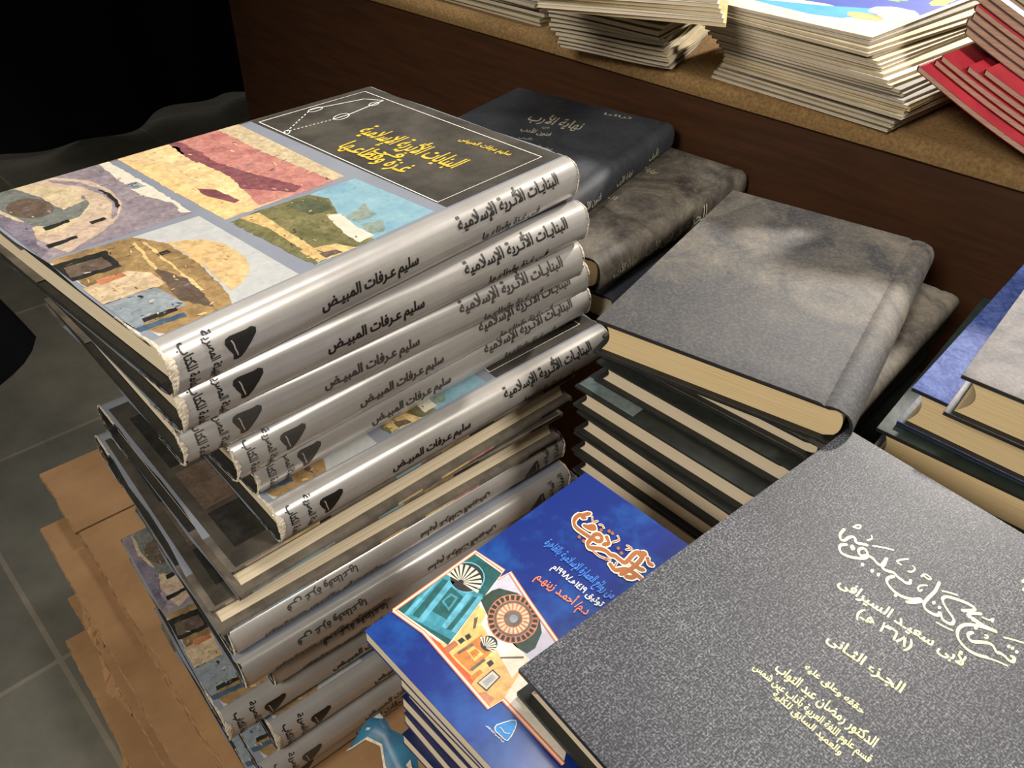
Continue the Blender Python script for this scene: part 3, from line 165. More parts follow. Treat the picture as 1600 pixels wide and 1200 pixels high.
def art(k):
    """colour print of a photograph: two mottled tones with fine grain under lamination"""
    nm = 'print '+k
    if nm in MATS: return MATS[nm]
    m = mat(nm, srgb(*ART[k][0]), .36, srgb(*ART[k][1]), 60., .04, .5, coat=.2, detail=10., lo=.3, hi=.7, bscale=60.)
    nt = m.node_tree; N = nt.nodes; Lk = nt.links; b = N['Principled BSDF']; src = b.inputs['Base Color'].links[0].from_socket
    tc = N.new('ShaderNodeTexCoord'); n = N.new('ShaderNodeTexNoise'); n.inputs['Scale'].default_value = 230.; n.inputs['Detail'].default_value = 4.; n.inputs['Distortion'].default_value = .8
    Lk.new(tc.outputs['Object'], n.inputs['Vector'])
    r = N.new('ShaderNodeMapRange'); r.inputs[1].default_value = .3; r.inputs[2].default_value = .7; r.inputs[3].default_value = .62; r.inputs[4].default_value = 1.22; Lk.new(n.outputs['Fac'], r.inputs[0])
    x = N.new('ShaderNodeMix'); x.data_type = 'RGBA'; x.blend_type = 'MULTIPLY'; x.inputs[0].default_value = .75 if k not in ('skywhite', 'sky', 'paper', 'photowhite', 'lilac') else .25
    Lk.new(src, x.inputs[6]); Lk.new(r.outputs[0], x.inputs[7]); Lk.new(x.outputs[2], b.inputs['Base Color'])
    return m
PR = dict(white=WHITE, gold=GOLD, gold2=GOLD2, gold3=GOLD3, orange=ORANGETXT, paper=CREAMCAL, lightblue=LIGHTBLUE, orangetext=ORANGETXT)

# ---------------------------------------------------------------- mesh helpers
class MB:
    def __init__(s): s.v = []; s.f = []; s.m = []; s.mats = []
    def mi(s, m):
        if m not in s.mats: s.mats.append(m)
        return s.mats.index(m)
    def add(s, vs, fs, m):
        o = len(s.v); s.v += [tuple(x) for x in vs]; k = s.mi(m)
        for f in fs: s.f.append(tuple(i+o for i in f)); s.m.append(k)
    def grid(s, rows, m, closed=False):
        n = len(rows[0]); vs = [p for r in rows for p in r]; fs = []
        for i in range(len(rows)-1):
            for j in range(n if closed else n-1):
                fs.append((i*n+j, i*n+(j+1) % n, (i+1)*n+(j+1) % n, (i+1)*n+j))
        s.add(vs, fs, m)
    def prism(s, prof, x0, x1, m, nx=1, jit=None, cap=None):
        """closed (y,z) section swept along x"""
        rows = []
        for i in range(nx+1):
            x = x0+(x1-x0)*i/nx
            rows.append([(x+(jit(i, j) if jit else 0), y, z) for j, (y, z) in enumerate(prof)])
        s.grid(rows, m, True)
        n = len(prof); tri = tessellate_polygon([[Vector((y, z, 0)) for y, z in prof]])
        for row, fl in ((rows[0], 0), (rows[-1], 1)):
            s.add(row, [tuple(t) if fl else tuple(reversed(t)) for t in tri], cap or m)
    def box(s, lo, hi, m):
        (a, b, c), (d, e, f) = lo, hi
        s.add([(a,b,c),(d,b,c),(d,e,c),(a,e,c),(a,b,f),(d,b,f),(d,e,f),(a,e,f)], [(3,2,1,0),(4,5,6,7),(0,1,5,4),(1,2,6,5),(2,3,7,6),(3,0,4,7)], m)
    def poly(s, pts, z, m):
        tri = tessellate_polygon([[Vector((x, y, 0)) for x, y in pts]])
        vs = [(x, y, z) for x, y in pts]; fs = []
        for t in tri:
            a, b, c = (Vector(vs[i]) for i in t)
            fs.append(tuple(t) if (b-a).cross(c-a).z > 0 else tuple(reversed(t)))
        s.add(vs, fs, m)
    def mesh(s, name, bevel=0., smooth=None):
        me = bpy.data.meshes.new(name); me.from_pydata(s.v, [], s.f)
        for m in s.mats: me.materials.append(m)
        me.polygons.foreach_set('material_index', s.m)
        bm = bmesh.new(); bm.from_mesh(me)
        if bevel or smooth:
            bmesh.ops.remove_doubles(bm, verts=bm.verts, dist=1e-6)
        bmesh.ops.recalc_face_normals(bm, faces=bm.faces) if bevel else None
        if bevel:
            es = [e for e in bm.edges if len(e.link_faces) == 2 and e.calc_face_angle(0) > R(50)]
            bmesh.ops.bevel(bm, geom=es, offset=bevel, segments=2, affect='EDGES', profile=.6, clamp_overlap=True)
        if smooth:
            for f in bm.faces: f.smooth = True
            for e in bm.edges:
                if len(e.link_faces) == 2 and e.calc_face_angle(0) > R(smooth): e.smooth = False
        bm.to_mesh(me); bm.free(); me.update()
        return me
    def build(s, name, parent=None, bevel=0., smooth=None):
        o = bpy.data.objects.new(name, s.mesh(name, bevel, smooth)); COL.objects.link(o); o.parent = parent
        return o
def thing(name, label, cat, loc=(0,0,0), rot=(0,0,0), group=None):
    o = bpy.data.objects.new(name, None); COL.objects.link(o); o.empty_display_size = .02
    o.location = loc; o.rotation_euler = rot; o['label'] = label; o['category'] = cat
    if group: o['group'] = group
    return o
def tag(o, label, cat, group=None):
    o['label'] = label; o['category'] = cat
    if group: o['group'] = group
    return o
def dup(root, label, loc, rot, group=None):
    def cp(o, p):
        c = o.copy(); COL.objects.link(c); c.parent = p
        for ch in o.children: cp(ch, c)
        return c
    r = cp(root, None); r.location = loc; r.rotation_euler = rot; r['label'] = label
    if group: r['group'] = group
    return r

# ---------------------------------------------------------------- Arabic lettering
FORMS = {}
def _forms():
    cp = 0xFE81
    for ch, n in (('آ',2),('أ',2),('ؤ',2),('إ',2),('ئ',4),('ا',2),('ب',4),('ة',2),('ت',4),('ث',4),('ج',4),('ح',4),('خ',4),('د',2),('ذ',2),('ر',2),('ز',2),('س',4),('ش',4),('ص',4),('ض',4),('ط',4),('ظ',4),('ع',4),('غ',4),('ف',4),('ق',4),('ك',4),('ل',4),('م',4),('ن',4),('ه',4),('و',2),('ى',2),('ي',4)):
        FORMS[ch] = (cp, n); cp += n
_forms()
LA = {'آ': 0xFEF5, 'أ': 0xFEF7, 'إ': 0xFEF9, 'ا': 0xFEFB}
def shape(s):
    out = []; i = 0
    joins_next = lambda c: c == 'ـ' or (c in FORMS and FORMS[c][1] == 4)
    joins_prev = lambda c: c == 'ـ' or c in FORMS
    while i < len(s):
        c = s[i]; prev = i > 0 and joins_next(s[i-1]) and joins_prev(c)
        if c == 'ل' and i+1 < len(s) and s[i+1] in LA:
            out.append(chr(LA[s[i+1]]+(1 if prev else 0))); i += 2; continue
        if c in FORMS:
            cp, n = FORMS[c]; nxt = n == 4 and i+1 < len(s) and joins_prev(s[i+1])
            out.append(chr(cp+((3 if nxt else 1) if prev else (2 if nxt else 0))))
        else: out.append(c)
        i += 1
    vis = []; run = []
    for c in reversed(out):
        if '٠' <= c <= '٩': run.insert(0, c); continue
        vis += run; run = []; vis.append({'(': ')', ')': '('}.get(c, c))
    return ''.join(vis+run)
TXT = {}; TXTW = {}
def text2d(s, bold=.012):
    """flat outline mesh of a line of lettering: points (x in 0..1 of its width, y in the same unit), triangles"""
    if (s, bold) in TXT: return TXT[s, bold]
    c = bpy.data.curves.new('lettering', 'FONT'); c.body = shape(s); c.resolution_u = 3; c.offset = min(bold, .010)
    o = bpy.data.objects.new('lettering', c); COL.objects.link(o)
    me = o.evaluated_get(bpy.context.evaluated_depsgraph_get()).to_mesh()
    vs = [(v.co.x, v.co.y) for v in me.vertices]; fs = [tuple(p.vertices) for p in me.polygons]
    bpy.data.objects.remove(o); bpy.data.curves.remove(c)
    x0 = min(v[0] for v in vs); w = max(v[0] for v in vs)-x0
    TXTW[s] = w; TXT[s, bold] = ([((x-x0)/w, y/w) for x, y in vs], fs); return TXT[s, bold]
def thick(s, bold):
    """shifts (in line widths) that thicken a line of lettering without breaking its outlines"""
    d = max(0, bold-.010)
    if d < .003: return [(0, 0)]
    w = TXTW[s]; return [(d/w*math.cos(k*1.571+.785), d/w*math.sin(k*1.571+.785)) for k in range(4)]
def flat_text(mb, s, pl, pr, hs, z, m, bold=.012):
    vs, fs = text2d(s, bold); a = Vector(pl)/1000; d = Vector(pr)/1000-a; n = Vector((-d.y, d.x))
    for k, (dx, dy) in enumerate(thick(s, bold)): mb.add([(*(a+d*(x+dx)+n*(y+dy)*hs), z+k*3e-6) for x, y in vs], fs, m)
def smooth_line(pts, k=4):
    P = [Vector(p) for p in pts]; out = []
    for i in range(len(P)-1):
        a = P[max(i-1, 0)]; b = P[i]; c = P[i+1]; d = P[min(i+2, len(P)-1)]
        for j in range(k):
            t = j/k; out.append(.5*((2*b)+(c-a)*t+(2*a-5*b+4*c-d)*t*t+(3*b-a-3*c+d)*t**3))
    return out+[P[-1]]
STK = [0]
def stroke(mb, pts, w, z, m, pen=None, curve=True):
    """brush stroke (mm) along a polyline"""
    P = smooth_line(pts) if curve and len(pts) > 2 else [Vector(p) for p in pts]
    n = len(P); L = []; Rr = []
    for i, p in enumerate(P):
        d = P[min(i+1, n-1)]-P[max(i-1, 0)]
        if d.length < 1e-6: d = Vector((1, 0))
        d.normalize(); q = Vector((-d.y, d.x)); ww = w/2
        if pen is not None: ww *= .7+.6*abs(math.sin(math.atan2(d.y, d.x)-pen))
        L.append((p+q*ww)/1000); Rr.append((p-q*ww)/1000)
    STK[0] = (STK[0]+1) % 12; z += STK[0]*1e-6
    vs = [(x.x, x.y, z+i*4e-7) for i, x in enumerate(L)]+[(x.x, x.y, z+i*4e-7) for i, x in enumerate(Rr)]
    mb.add(vs, [(i, n+i, n+i+1, i+1) for i in range(n-1)], m)
    if pen is not None:
        for p in (P[0], P[-1]):
            mb.poly([((p.x+w*.5*math.cos(k*math.pi/4))/1000, (p.y+w*.5*math.sin(k*math.pi/4))/1000) for k in range(8)], z+.00001, m)

# ---------------------------------------------------------------- book sections
def bulge(t, b, p=2.4): return -b*max(0., 1-abs(2*t-1)**p)**.55
def case_section(W_, T, bt, b, groove=.0, n=12):
    """closed section of a hard case: two boards and a rounded spine"""
    o = [(W_, T-bt), (W_, T)]
    if groove: o += [(.013, T), (.0095, T-groove), (.006, T)]
    o += [(.003, T)]+[(bulge(1-i/n, b), T*(1-i/n)) for i in range(n+1)]+[(.003, 0)]
    if groove: o += [(.006, 0), (.0095, groove), (.013, 0)]
    o += [(W_, 0), (W_, bt)]
    k = .0022
    inn = [(.006, bt)]+[(bulge(i/n, b)+k, max(bt*.6, min(T-bt*.6, T*i/n))) for i in range(n+1)]+[(.006, T-bt)]
    return o+inn
def page_section(W_, T, bt, b, inset, concave=.004, n=8):
    z0, z1 = bt+.0003, T-bt-.0003
    s = [(W_-inset-concave*math.sin(math.pi*i/n), z0+(z1-z0)*i/n) for i in range(n+1)]
    s += [(max(.0, bulge(1-i/n, b*.75)+.0045) if b == 0 else bulge(1-i/n, b*.75)+.0045, z1-(z1-z0)*i/n) for i in range(n+1)]
    return s
def torn_strip(mb, W_, T, b, x, sgn, seed, wid=.0062, reach=.035, k_=.8):
    """ragged white paper where a jacket end has been rubbed through around the spine"""
    rnd = random.Random(seed); rows = [[] for _ in range(5)]
    path = [(reach*(1-i/14)+.001, T+.0007) for i in range(14)]+[(bulge(1-i/34, b)-.0008, T*(1-i/34)) for i in range(35)]+[(.002+.03*i/8, -.0004) for i in range(8)]
    a = .4; c = .4
    for i, (y, z) in enumerate(path):
        t = i/(len(path)-1); amp = (.25+.75*math.exp(-((t-.42)/.26)**2))*k_
        a = min(1., max(.05, a+rnd.uniform(-.22, .22))); c = min(1., max(0., c+rnd.uniform(-.22, .22)))
        j = lambda q: rnd.uniform(-q, q)*k_*.55
        A_ = wid*amp*a; C_ = .0022*amp*c
        rows[0].append((x+sgn*A_, y-.0001, z)); rows[1].append((x+sgn*A_*.6, y-.0004+j(.0004), z+j(.0004))); rows[2].append((x+sgn*A_*.2, y-.0005+j(.0006), z+j(.0006)))
        rows[3].append((x-sgn*C_*.5, y-.0001+j(.0008), z+j(.0008))); rows[4].append((x-sgn*C_, y+.001*k_+j(.0012), z-(z/T-.5)*.002+j(.0012)))
    rows = [[(p[0], p[1], min(T+.0009, max(-.0004, p[2]))) for p in r_] for r_ in rows]
    mb.grid(rows, TORN)

# ---------------------------------------------------------------- the tall stack: large volumes in silver jackets
GL, GW, GT = .33, .222, .0308
def emblem(mb, x0, x1, zc, h, b, T, m, m2):
    """black drop-shaped emblem with a pale squiggle, printed on a spine"""
    pts = [(0,.78),(.06,.95),(.2,1),(.7,.97),(.88,1),(1,.9),(.97,.72),(.78,.45),(.55,.16),(.4,0),(.26,-.03),(.16,.03),(.18,.25),(.08,.5)]
    tri = tessellate_polygon([[Vector((x, y, 0)) for x, y in pts]])
    f = lambda x, y, e: (x0+(x1-x0)*x, bulge((zc+(y-.5)*h)/T, b)-e, zc+(y-.5)*h)
    mb.add([f(x, y, .0009) for x, y in pts], [tuple(t) for t in tri], m)
    sq = [(.20,.84),(.235,.72),(.25,.6),(.25,.5),(.265,.4),(.29,.28),(.30,.14)]
    mb.add([f(x-.022, y, .0011) for x, y in sq]+[f(x+.022, y, .0011) for x, y in sq], [(i, i+7, i+8, i+1) for i in range(6)], m2)
def cut2d(vs, fs, step, axis):
    bm = bmesh.new(); V = [bm.verts.new((x, y, 0)) for x, y in vs]
    for f in fs:
        try: bm.faces.new([V[i] for i in f])
        except ValueError: pass
    lo = min(v[axis] for v in vs); hi = max(v[axis] for v in vs); q = lo+step
    while q < hi:
        co = [0, 0, 0]; no = [0, 0, 0]; co[axis] = q; no[axis] = 1
        bmesh.ops.bisect_plane(bm, geom=bm.verts[:]+bm.edges[:]+bm.faces[:], plane_co=co, plane_no=no); q += step
    bm.verts.index_update(); r = [(v.co.x, v.co.y) for v in bm.verts], [tuple(v.index for v in f.verts) for f in bm.faces]
    bm.free(); return r
def spine_text(mb, s, x0, x1, zb, hs, b, T, m, bold=.02):
    w = x1-x0; vs, fs = cut2d(*text2d(s, bold), .0012/(w*hs), 1)
    for k, (dx, dy) in enumerate(thick(s, bold)):
        out = []
        for x, y in vs:
            z = zb+(y+dy)*w*hs; out.append((x0+w*(x+dx), bulge(min(.985, max(.015, z/T)), b)-.0010-k*4e-6, z))
        mb.add(out, fs, m)
def spine_column(mb, s, xb, z1, z0, hs, b, T, m, bold=.008):
    """lettering that reads down the spine"""
    w = z1-z0; vs0, fs = cut2d(*text2d(s, bold), .0012/w, 0)
    for k, (dx, dy) in enumerate(thick(s, bold)):
        vs = [(x+dx, y+dy) for x, y in vs0]; out = []
        for x, y in vs:
            z = z1-w*x; out.append((xb+y*w*hs, bulge(min(.985, max(.015, z/T)), b)-.0010-k*4e-6, z))
        mb.add(out, fs, m)
def rough(P, seed, step=3., amp=.7):
    q = random.Random(seed*7+len(P)); out = []
    for i, a in enumerate(P):
        b_ = P[(i+1) % len(P)]; L = math.dist(a, b_); n = max(1, int(L/step))
        out.append(a)
        if L < 5: continue
        for k in range(1, n):
            f = k/n; out.append((a[0]+(b_[0]-a[0])*f+q.uniform(-amp, amp), a[1]+(b_[1]-a[1])*f+q.uniform(-amp, amp)))
    return out
def inside(p, P):
    c = False
    for i in range(len(P)):
        a, b_ = P[i], P[i-1]
        if (a[1] > p[1]) != (b_[1] > p[1]) and p[0] < (b_[0]-a[0])*(p[1]-a[1])/(b_[1]-a[1])+a[0]: c = not c
    return c
def speckle(P, cols, n, sz, seed):
    q = random.Random(seed); xs = [p[0] for p in P]; ys = [p[1] for p in P]; out = []
    for _ in range(n*4):
        c = (q.uniform(min(xs), max(xs)), q.uniform(min(ys), max(ys)))
        if not inside(c, P) or len(out) >= n*.6: continue
        r = sz*.8*q.uniform(.2, 1); e = q.uniform(.12, .45); a0 = q.uniform(-.5, .5)+1.57*(q.random() < .5)
        B = []
        for k in range(9):
            t = 6.283*k/9; x_, y_ = r*math.cos(t)*q.uniform(.7, 1.2), r*e*math.sin(t)*q.uniform(.7, 1.2)
            B.append((c[0]+x_*math.cos(a0)-y_*math.sin(a0), c[1]+x_*math.sin(a0)+y_*math.cos(a0)))
        if all(inside(b_, P) for b_ in B): out.append((B, q.choice(cols)))
    return out
SPECKS = [(i, *SPK[m]) for i, (m, lay, P) in enumerate(GAZA_ART) for SPK in [dict(mauve=(['mauvedark', 'stone', 'mauve'], 26, 4), stone=(['mauve', 'pale'], 16, 3), mauvedark=(['mauve', 'ink', 'greyblue'], 22, 3), pink=(['plum', 'pink', 'cream', 'mauve'], 60, 4), sand=(['tan', 'cream', 'stone'], 30, 5), cream=(['sand', 'stone', 'straw'], 10, 2.5), olive=(['moss', 'umber', 'straw', 'ink'], 60, 3), wall=(['umber', 'straw', 'olive', 'ink', 'stonepale'], 70, 3.2), dome=(['dome', 'tan'], 12, 4), stonepale=(['rust', 'stonepale', 'wall'], 26, 2), greyblue=(['mauvedark', 'skywhite', 'navyart'], 24, 3), straw=(['umber', 'sand'], 8, 2), tealgrey=(['umber', 'mauvedark', 'pale'], 18, 3.5), umber=(['mauvedark', 'tealgrey'], 8, 3))] if m in SPK and not (m == 'mauve' and lay > 2)]
def silver_book(label, seed, ink, loc, rot):
    rnd = random.Random(seed); b = .010
    root = thing('hardcover_book', label, 'book', loc, rot, 'silver-spined volumes in the tall stack')
    mb = MB(); mb.prism(page_section(GW, GT, .0042, b, .007, .005), .006, GL-.006, PAGE, 6); mb.build('page_block', root, smooth=40)
    mb = MB(); mb.prism(case_section(GW, GT, .0038, b), .001, GL-.001, BLACK, 8); mb.build('hard_cover', root, .0005)
    # jacket: sheet wrapped around the case, flaps folded inside both boards
    e = .0006
    prof = [(GW-.075, GT-.0043), (GW, GT-.0043), (GW+e, GT-.002), (GW+e, GT+e*.5), (GW-.002, GT+e)]
    prof += [(GW*k/6, GT+e) for k in (5, 4, 3, 2, 1)]+[(.02, GT+e), (.008, GT+e), (.003, GT+e)]
    na = 30; prof += [(bulge(1-i/na, b)-e, GT*(1-i/na)) for i in range(na+1)]
    prof += [(.003, -e*.4), (.02, -e*.4)]+[(GW*k/6, -e*.4) for k in (1, 2, 3, 4, 5)]+[(GW, -e*.4), (GW+e, .001), (GW, .0043), (GW-.075, .0043)]
    mb = MB(); rows = []; nx = 14
    for i in range(nx+1):
        row = []
        for j, (y, z) in enumerate(prof):
            x = GL*i/nx
            if i in (0, nx): x += (1 if i == 0 else -1)*rnd.uniform(-.0012, .0018)
            elif 14 < j < 42: y += rnd.uniform(-.00012, .00012)
            row.append((x, y, z))
        rows.append(row)
    k = len(prof); top_j = range(3, 13)
    vs = [p for r in rows for p in r]; fo = []; fs = []; fl_ = []
    for i in range(nx):
        for j in range(k-1):
            q = (i*k+j, i*k+j+1, (i+1)*k+j+1, (i+1)*k+j); (fl_ if j < 4 or j > k-6 else fo if j < 12 or j > k-13 else fs).append(q)
    mb.add(vs, fs, SILVER); mb.add(vs, fo, BANDGREY); mb.add(vs, fl_, FLAP)
    zt = GT+e+.00006; dz = .00003
    clip = lambda P: [(min(.3288, max(.0012, x/1000)), min(.2215, max(.004, y/1000))) for x, y in P]
    mb.poly(clip([(GAZA_PANEL[0][0], 221), (329, 222), (329, 5), (GAZA_PANEL[3][0], 5)]), zt, PANEL)
    for m, lay, P in GAZA_ART: mb.poly(clip(P if lay < 2 else rough(P, seed+lay)), zt+dz*lay, art(m))
    for reg, cols, n, sz in SPECKS:
        for P, c in speckle(GAZA_ART[reg][2], cols, n, sz, seed+reg): mb.poly(clip(P), zt+dz*9.5, art(c))
    # back of the jacket: black with a row of photographs
    zb = -e*.4-.00006
    for (x0, x1, y0, y1, m) in ((.004, .326, .008, .221, PANEL), (.012, .075, .03, .105, art('ink')), (.012, .075, .112, .16, art('umber')), (.012, .05, .165, .205, art('ink')), (.053, .06, .165, .205, art('wall')), (.063, .068, .165, .205, art('stone')), (.07, .085, .165, .205, art('umber')), (.095, .098, .02, .215, FLAP), (.106, .17, .03, .205, art('ink')), (.175, .178, .02, .215, FLAP), (.19, .30, .04, .19, art('ink'))):
        zz = zb-(0 if m is PANEL else .00004)
        mb.add([(x0, y0, zz), (x1, y0, zz), (x1, y1, zz), (x0, y1, zz)], [(3, 2, 1, 0)], m)
    cols = ['ink', 'wall', 'pink', 'straw', 'umber', 'greyblue', 'ink', 'stone', 'plum', 'sky', 'navyart', 'tan']; xx = .01; ye = GW+e+.00005
    while xx < .32:
        w_ = min(rnd.uniform(.004, .035), .326-xx)
        if rnd.random() < .75:
            for z0, z1 in ((-.0001, .0024), (GT-.0022, GT+.0003)): mb.add([(xx, ye, z0), (xx+w_, ye, z0), (xx+w_, ye, z1), (xx, ye, z1)], [(3, 2, 1, 0)], art('ink' if xx > .24 else rnd.choice(cols)))
        xx += w_
    jk = mb.build('dust_jacket', root)
    for f in jk.data.polygons:
        if len(f.vertices) == 4 and f.material_index < 2: f.use_smooth = True
    mb = MB()
    for m, w, P in GAZA_LINES: stroke(mb, [(min(325, x), min(214, y)) for x, y in P], w, zt+dz*11, PR[m], curve=False)
    mb.build('frame_line', jk)
    for (s, pl, pr, hs, m), nm in zip(GAZA_TEXT, ('cover_title', 'cover_title', 'cover_title', 'cover_author')):
        mb = MB(); flat_text(mb, s, pl, pr, hs, zt+dz*12, PR[m], .022); mb.build(nm, jk)
    T = GT
    mb = MB(); spine_text(mb, 'البنايـات الأثـرية الإسلامية', .203, .306, .0215, 1.0, b, T, ink, .032); mb.build('spine_title', jk)
    mb = MB(); spine_text(mb, 'فـى غـزة وقطاعـها', .226, .286, .0058, 1.0, b, T, ink, .02); mb.build('spine_subtitle', jk)
    mb = MB(); spine_text(mb, 'سليم عـرفات المبيـض', .092, .166, .0130, 1.2, b, T, ink, .040); mb.build('spine_author', jk)
    mb = MB(); spine_column(mb, 'الهيئة المصرية', .0222, .0300, .003, 1.45, b, T, ink, .03); mb.build('spine_imprint', jk)
    mb = MB(); spine_column(mb, 'العامة للكتاب', .0090, .0295, .002, 1.45, b, T, ink, .03); mb.build('spine_imprint', jk)
    mb = MB(); emblem(mb, .031, .050, .0165, .0145, b, T, ink, SILVER); mb.build('emblem', jk)
    mb = MB(); torn_strip(mb, GW, GT, b, 0, 1, seed+5); mb.build('torn_paper', jk)
    mb = MB(); torn_strip(mb, GW, GT, b, GL, -1, seed+9, .005, .01, .5); mb.build('torn_paper', jk)
    return root
ORD = ['topmost', 'second', 'third', 'fourth', 'fifth', 'sixth', 'seventh', 'eighth', 'ninth', 'tenth', 'eleventh', 'twelfth', 'thirteenth', 'fourteenth', 'lowest']
DESC = {1: 'silver-jacketed book topmost on the tall stack, its front cover of four photographs showing',
 2: 'silver-spined book directly under the topmost book of the tall stack',
 3: 'silver-spined book third from the top of the tall stack, with frayed lower spine end',
 4: 'silver-spined book fourth from the top, spine jutting out over the one below',
 5: 'silver-spined book fifth from the top, set back under a jutting spine',
 6: 'silver-spined book sixth from the top, black cover panel with white frame line showing',
 7: 'book seventh from the top of the tall stack, upper of two with page edges outward',
 8: 'book eighth from the top of the tall stack, lower of two with page edges outward',
 9: 'silver-spined book ninth from the top, upper one of three with upside-down spine lettering',
 10: 'silver-spined book tenth from the top, middle one of three with upside-down spine lettering',
 11: 'silver-spined book eleventh from the top, lowest with upside-down spine lettering',
 12: 'silver-spined book near the stack foot, its dark photo cover jutting out to the left',
 13: 'silver-spined book third from the bottom of the tall stack, lit on its end',
 14: 'silver-spined book second from the bottom of the tall stack, in shade',
 15: 'silver-spined book at the very bottom of the tall stack, lying on brown cardboard'}
protos = None
def gz(k):
    x, y, h, yaw = POSE['g%d' % k]; a = R(yaw); z = ZC-h-GT
    u = Vector((math.cos(a), math.sin(a))); n = Vector((-u.y, u.x))
    if k in (7, 8): p = Vector((x, y))+n*GW; return (p.x, p.y, ZC-h), (0, math.pi, a+math.pi)      # fore-edge outward, face down
    if k in (9, 10, 11): p = Vector((x, y))+u*GL; return (p.x, p.y, ZC-h), (0, math.pi, a)       # face down
    return (x, y, z), (0, 0, a)
protos = [silver_book(DESC[1], 3, INK, *gz(1)), silver_book(DESC[3], 11, INKF, *gz(3))]
for k in range(2, 16):
    if k == 3: continue
    dup(protos[0 if k in (2, 6, 12, 13) else 1], DESC[k], *gz(k))

# ---------------------------------------------------------------- plain hardbacks
def hardback(key, label, L, Wd, T, cover, page=PAGE_GREY, inner=BLACK, b=.009, groove=.0009, inset=.005, group=None, lettering=None, spine=None, bt=.0032, concave=.005, extra=None, over=None):
    x, y, h, yaw = over or POSE[key]
    root = thing('hardcover_book', label, 'book', (x, y, ZC-h-T), (0, 0, R(yaw)), group)
    mb = MB(); mb.prism(page_section(Wd, T, bt, b, inset, concave), inset, L-inset, page, 6); mb.build('page_block', root, smooth=40)
    mb = MB(); sec = case_section(Wd, T, bt, b, groove); mb.prism(sec, 0, L, cover, 12, cap=inner)
    nsec = len(sec); nin = 15
    for fi in range(len(mb.f)):                       # inside faces of the case take the lining
        f = mb.f[fi]
        if len(f) == 4 and (fi % nsec) >= nsec-nin-1: mb.m[fi] = mb.mi(inner)
    case = mb.build('hard_cover', root, .0006, smooth=35)
    if lettering:
        for s, pl, pr, hs, m in lettering:
            mb = MB(); flat_text(mb, s, pl, pr, hs, T+.00015, PR[m], .016); mb.build('cover_lettering', case)
    if spine:
        mb = MB()
        for s, x0, x1, zb, hs in spine: spine_text(mb, s, x0, x1, zb, hs, b, T, GOLD3, .01)
        mb.build('spine_lettering', case)
    if extra: extra(case, T)
    return root
DUSTY_LIT = dusty('dust-covered black leathercloth with painted light edge', srgb(50, 52, 58), srgb(116, 108, 95), 1.0, 9., .34, light_grad=(.07, .15))  # real dust, plus the cool-lit tail half painted into the colour
DUSTB2 = dusty('dusty dark brown leathercloth', srgb(38, 34, 31), srgb(132, 122, 106), .75, 10., .12)
DARKCL = dusty('near black leathercloth', srgb(30, 32, 37), srgb(84, 86, 92), .3, 8., .12)
GREENBLK = mat('green-black book cloth', srgb(27, 30, 26), .6, srgb(38, 42, 36), 90., .2)
GREEN = mat('dark green book cloth', srgb(25, 38, 32), .6, srgb(36, 50, 43), 60., .2)
BLUECL = dusty('mottled blue book cloth', srgb(44, 62, 130), srgb(104, 126, 190), .7, 60., .35, .4)
GREYCL = dusty('worn grey leathercloth', srgb(74, 72, 75), srgb(132, 125, 122), .8, 16., .3)
WEAVE = weave('black woven book cloth', srgb(40, 41, 46), srgb(146, 147, 153))
CLOTHSPINE = GREENBLK

gb = 'black hardbacks behind the tall stack'
hardback('b1', 'near-black hardback with small gilt title, highest behind the tall stack', .245, .2, .032, DARKCL, group=gb, lettering=B1_TEXT,
    spine=[('فنون الأدب', .015, .06, .012, 1.0), ('نهاية الأرب', .095, .132, .012, 1.0), ('تأليف', .175, .20, .012, .9)])
hardback('b2', 'dusty dark brown hardback lying below the near-black gilt-titled one', .28, .2, .035, DUSTB2, group=gb, lettering=B2_TEXT,
    spine=[('نهاية الأرب', .02, .06, .012, 1.3), ('في فنون الأدب', .075, .14, .012, 1.1), ('الجزء', .15, .19, .013, 1.)])
hardback('b3', 'black hardback mostly hidden beneath the dusty dark brown hardback', .255, .2, .03, DARKCL, group=gb)
gd = 'dark hardbacks with pale page edges in the middle stack'
def fibres(case, T):
    rnd = random.Random(4); mb = MB(); m = mat('pale lint', srgb(140, 133, 121), .9)
    for i in range(90):
        x, y = rnd.uniform(.01, .27), rnd.uniform(.015, .17); a = rnd.uniform(0, 6.28); L = rnd.uniform(4, 16); c = rnd.uniform(-1.6, 1.6)
        P = []
        for k in range(6):
            P.append((x*1000+L*k/5*math.cos(a+c*k/5), y*1000+L*k/5*math.sin(a+c*k/5)))
        P = [(min(278, max(2, p[0])), min(174, max(14, p[1]))) for p in P]
        stroke(mb, P, .11, T+.0002, m)
    mb.build('lint', case)['kind'] = 'stuff'
hardback('D1', 'dust-covered grey-black hardback lying open to view, topmost of the middle stack', .28, .177, .031, DUSTY_LIT, PAGE_TAN, group=gd, b=.012, groove=.0014, extra=fibres)
hardback('D2', 'black hardback directly beneath the dust-covered hardback, only its page corner showing', .27, .178, .017, DUSTB2, PAGE_GREY, group=gd)
hardback('b6', 'black hardback skewed out third from the top of the middle stack', .27, .166, .0198, GREENBLK, PAGE_GREY, bt=.0021, group=gd)
def tape(case, T):
    mb = MB(); mb.box((.004, .112, T+.0001), (.017, .1665, T+.0005), mat('grey tape', srgb(98, 112, 112), .5, srgb(120, 132, 130), 200.)); mb.build('tape_label', case)['label'] = 'grey tape label'
hardback('b7', 'black hardback with a grey tape label on its corner in the middle stack', .27, .168, .0208, GREENBLK, PAGE_GREY, bt=.0021, group=gd, extra=tape)
hardback('b8', 'black hardback directly under the one with the grey tape label', .27, .168, .0208, GREENBLK, PAGE_GREY, bt=.0021, group=gd)
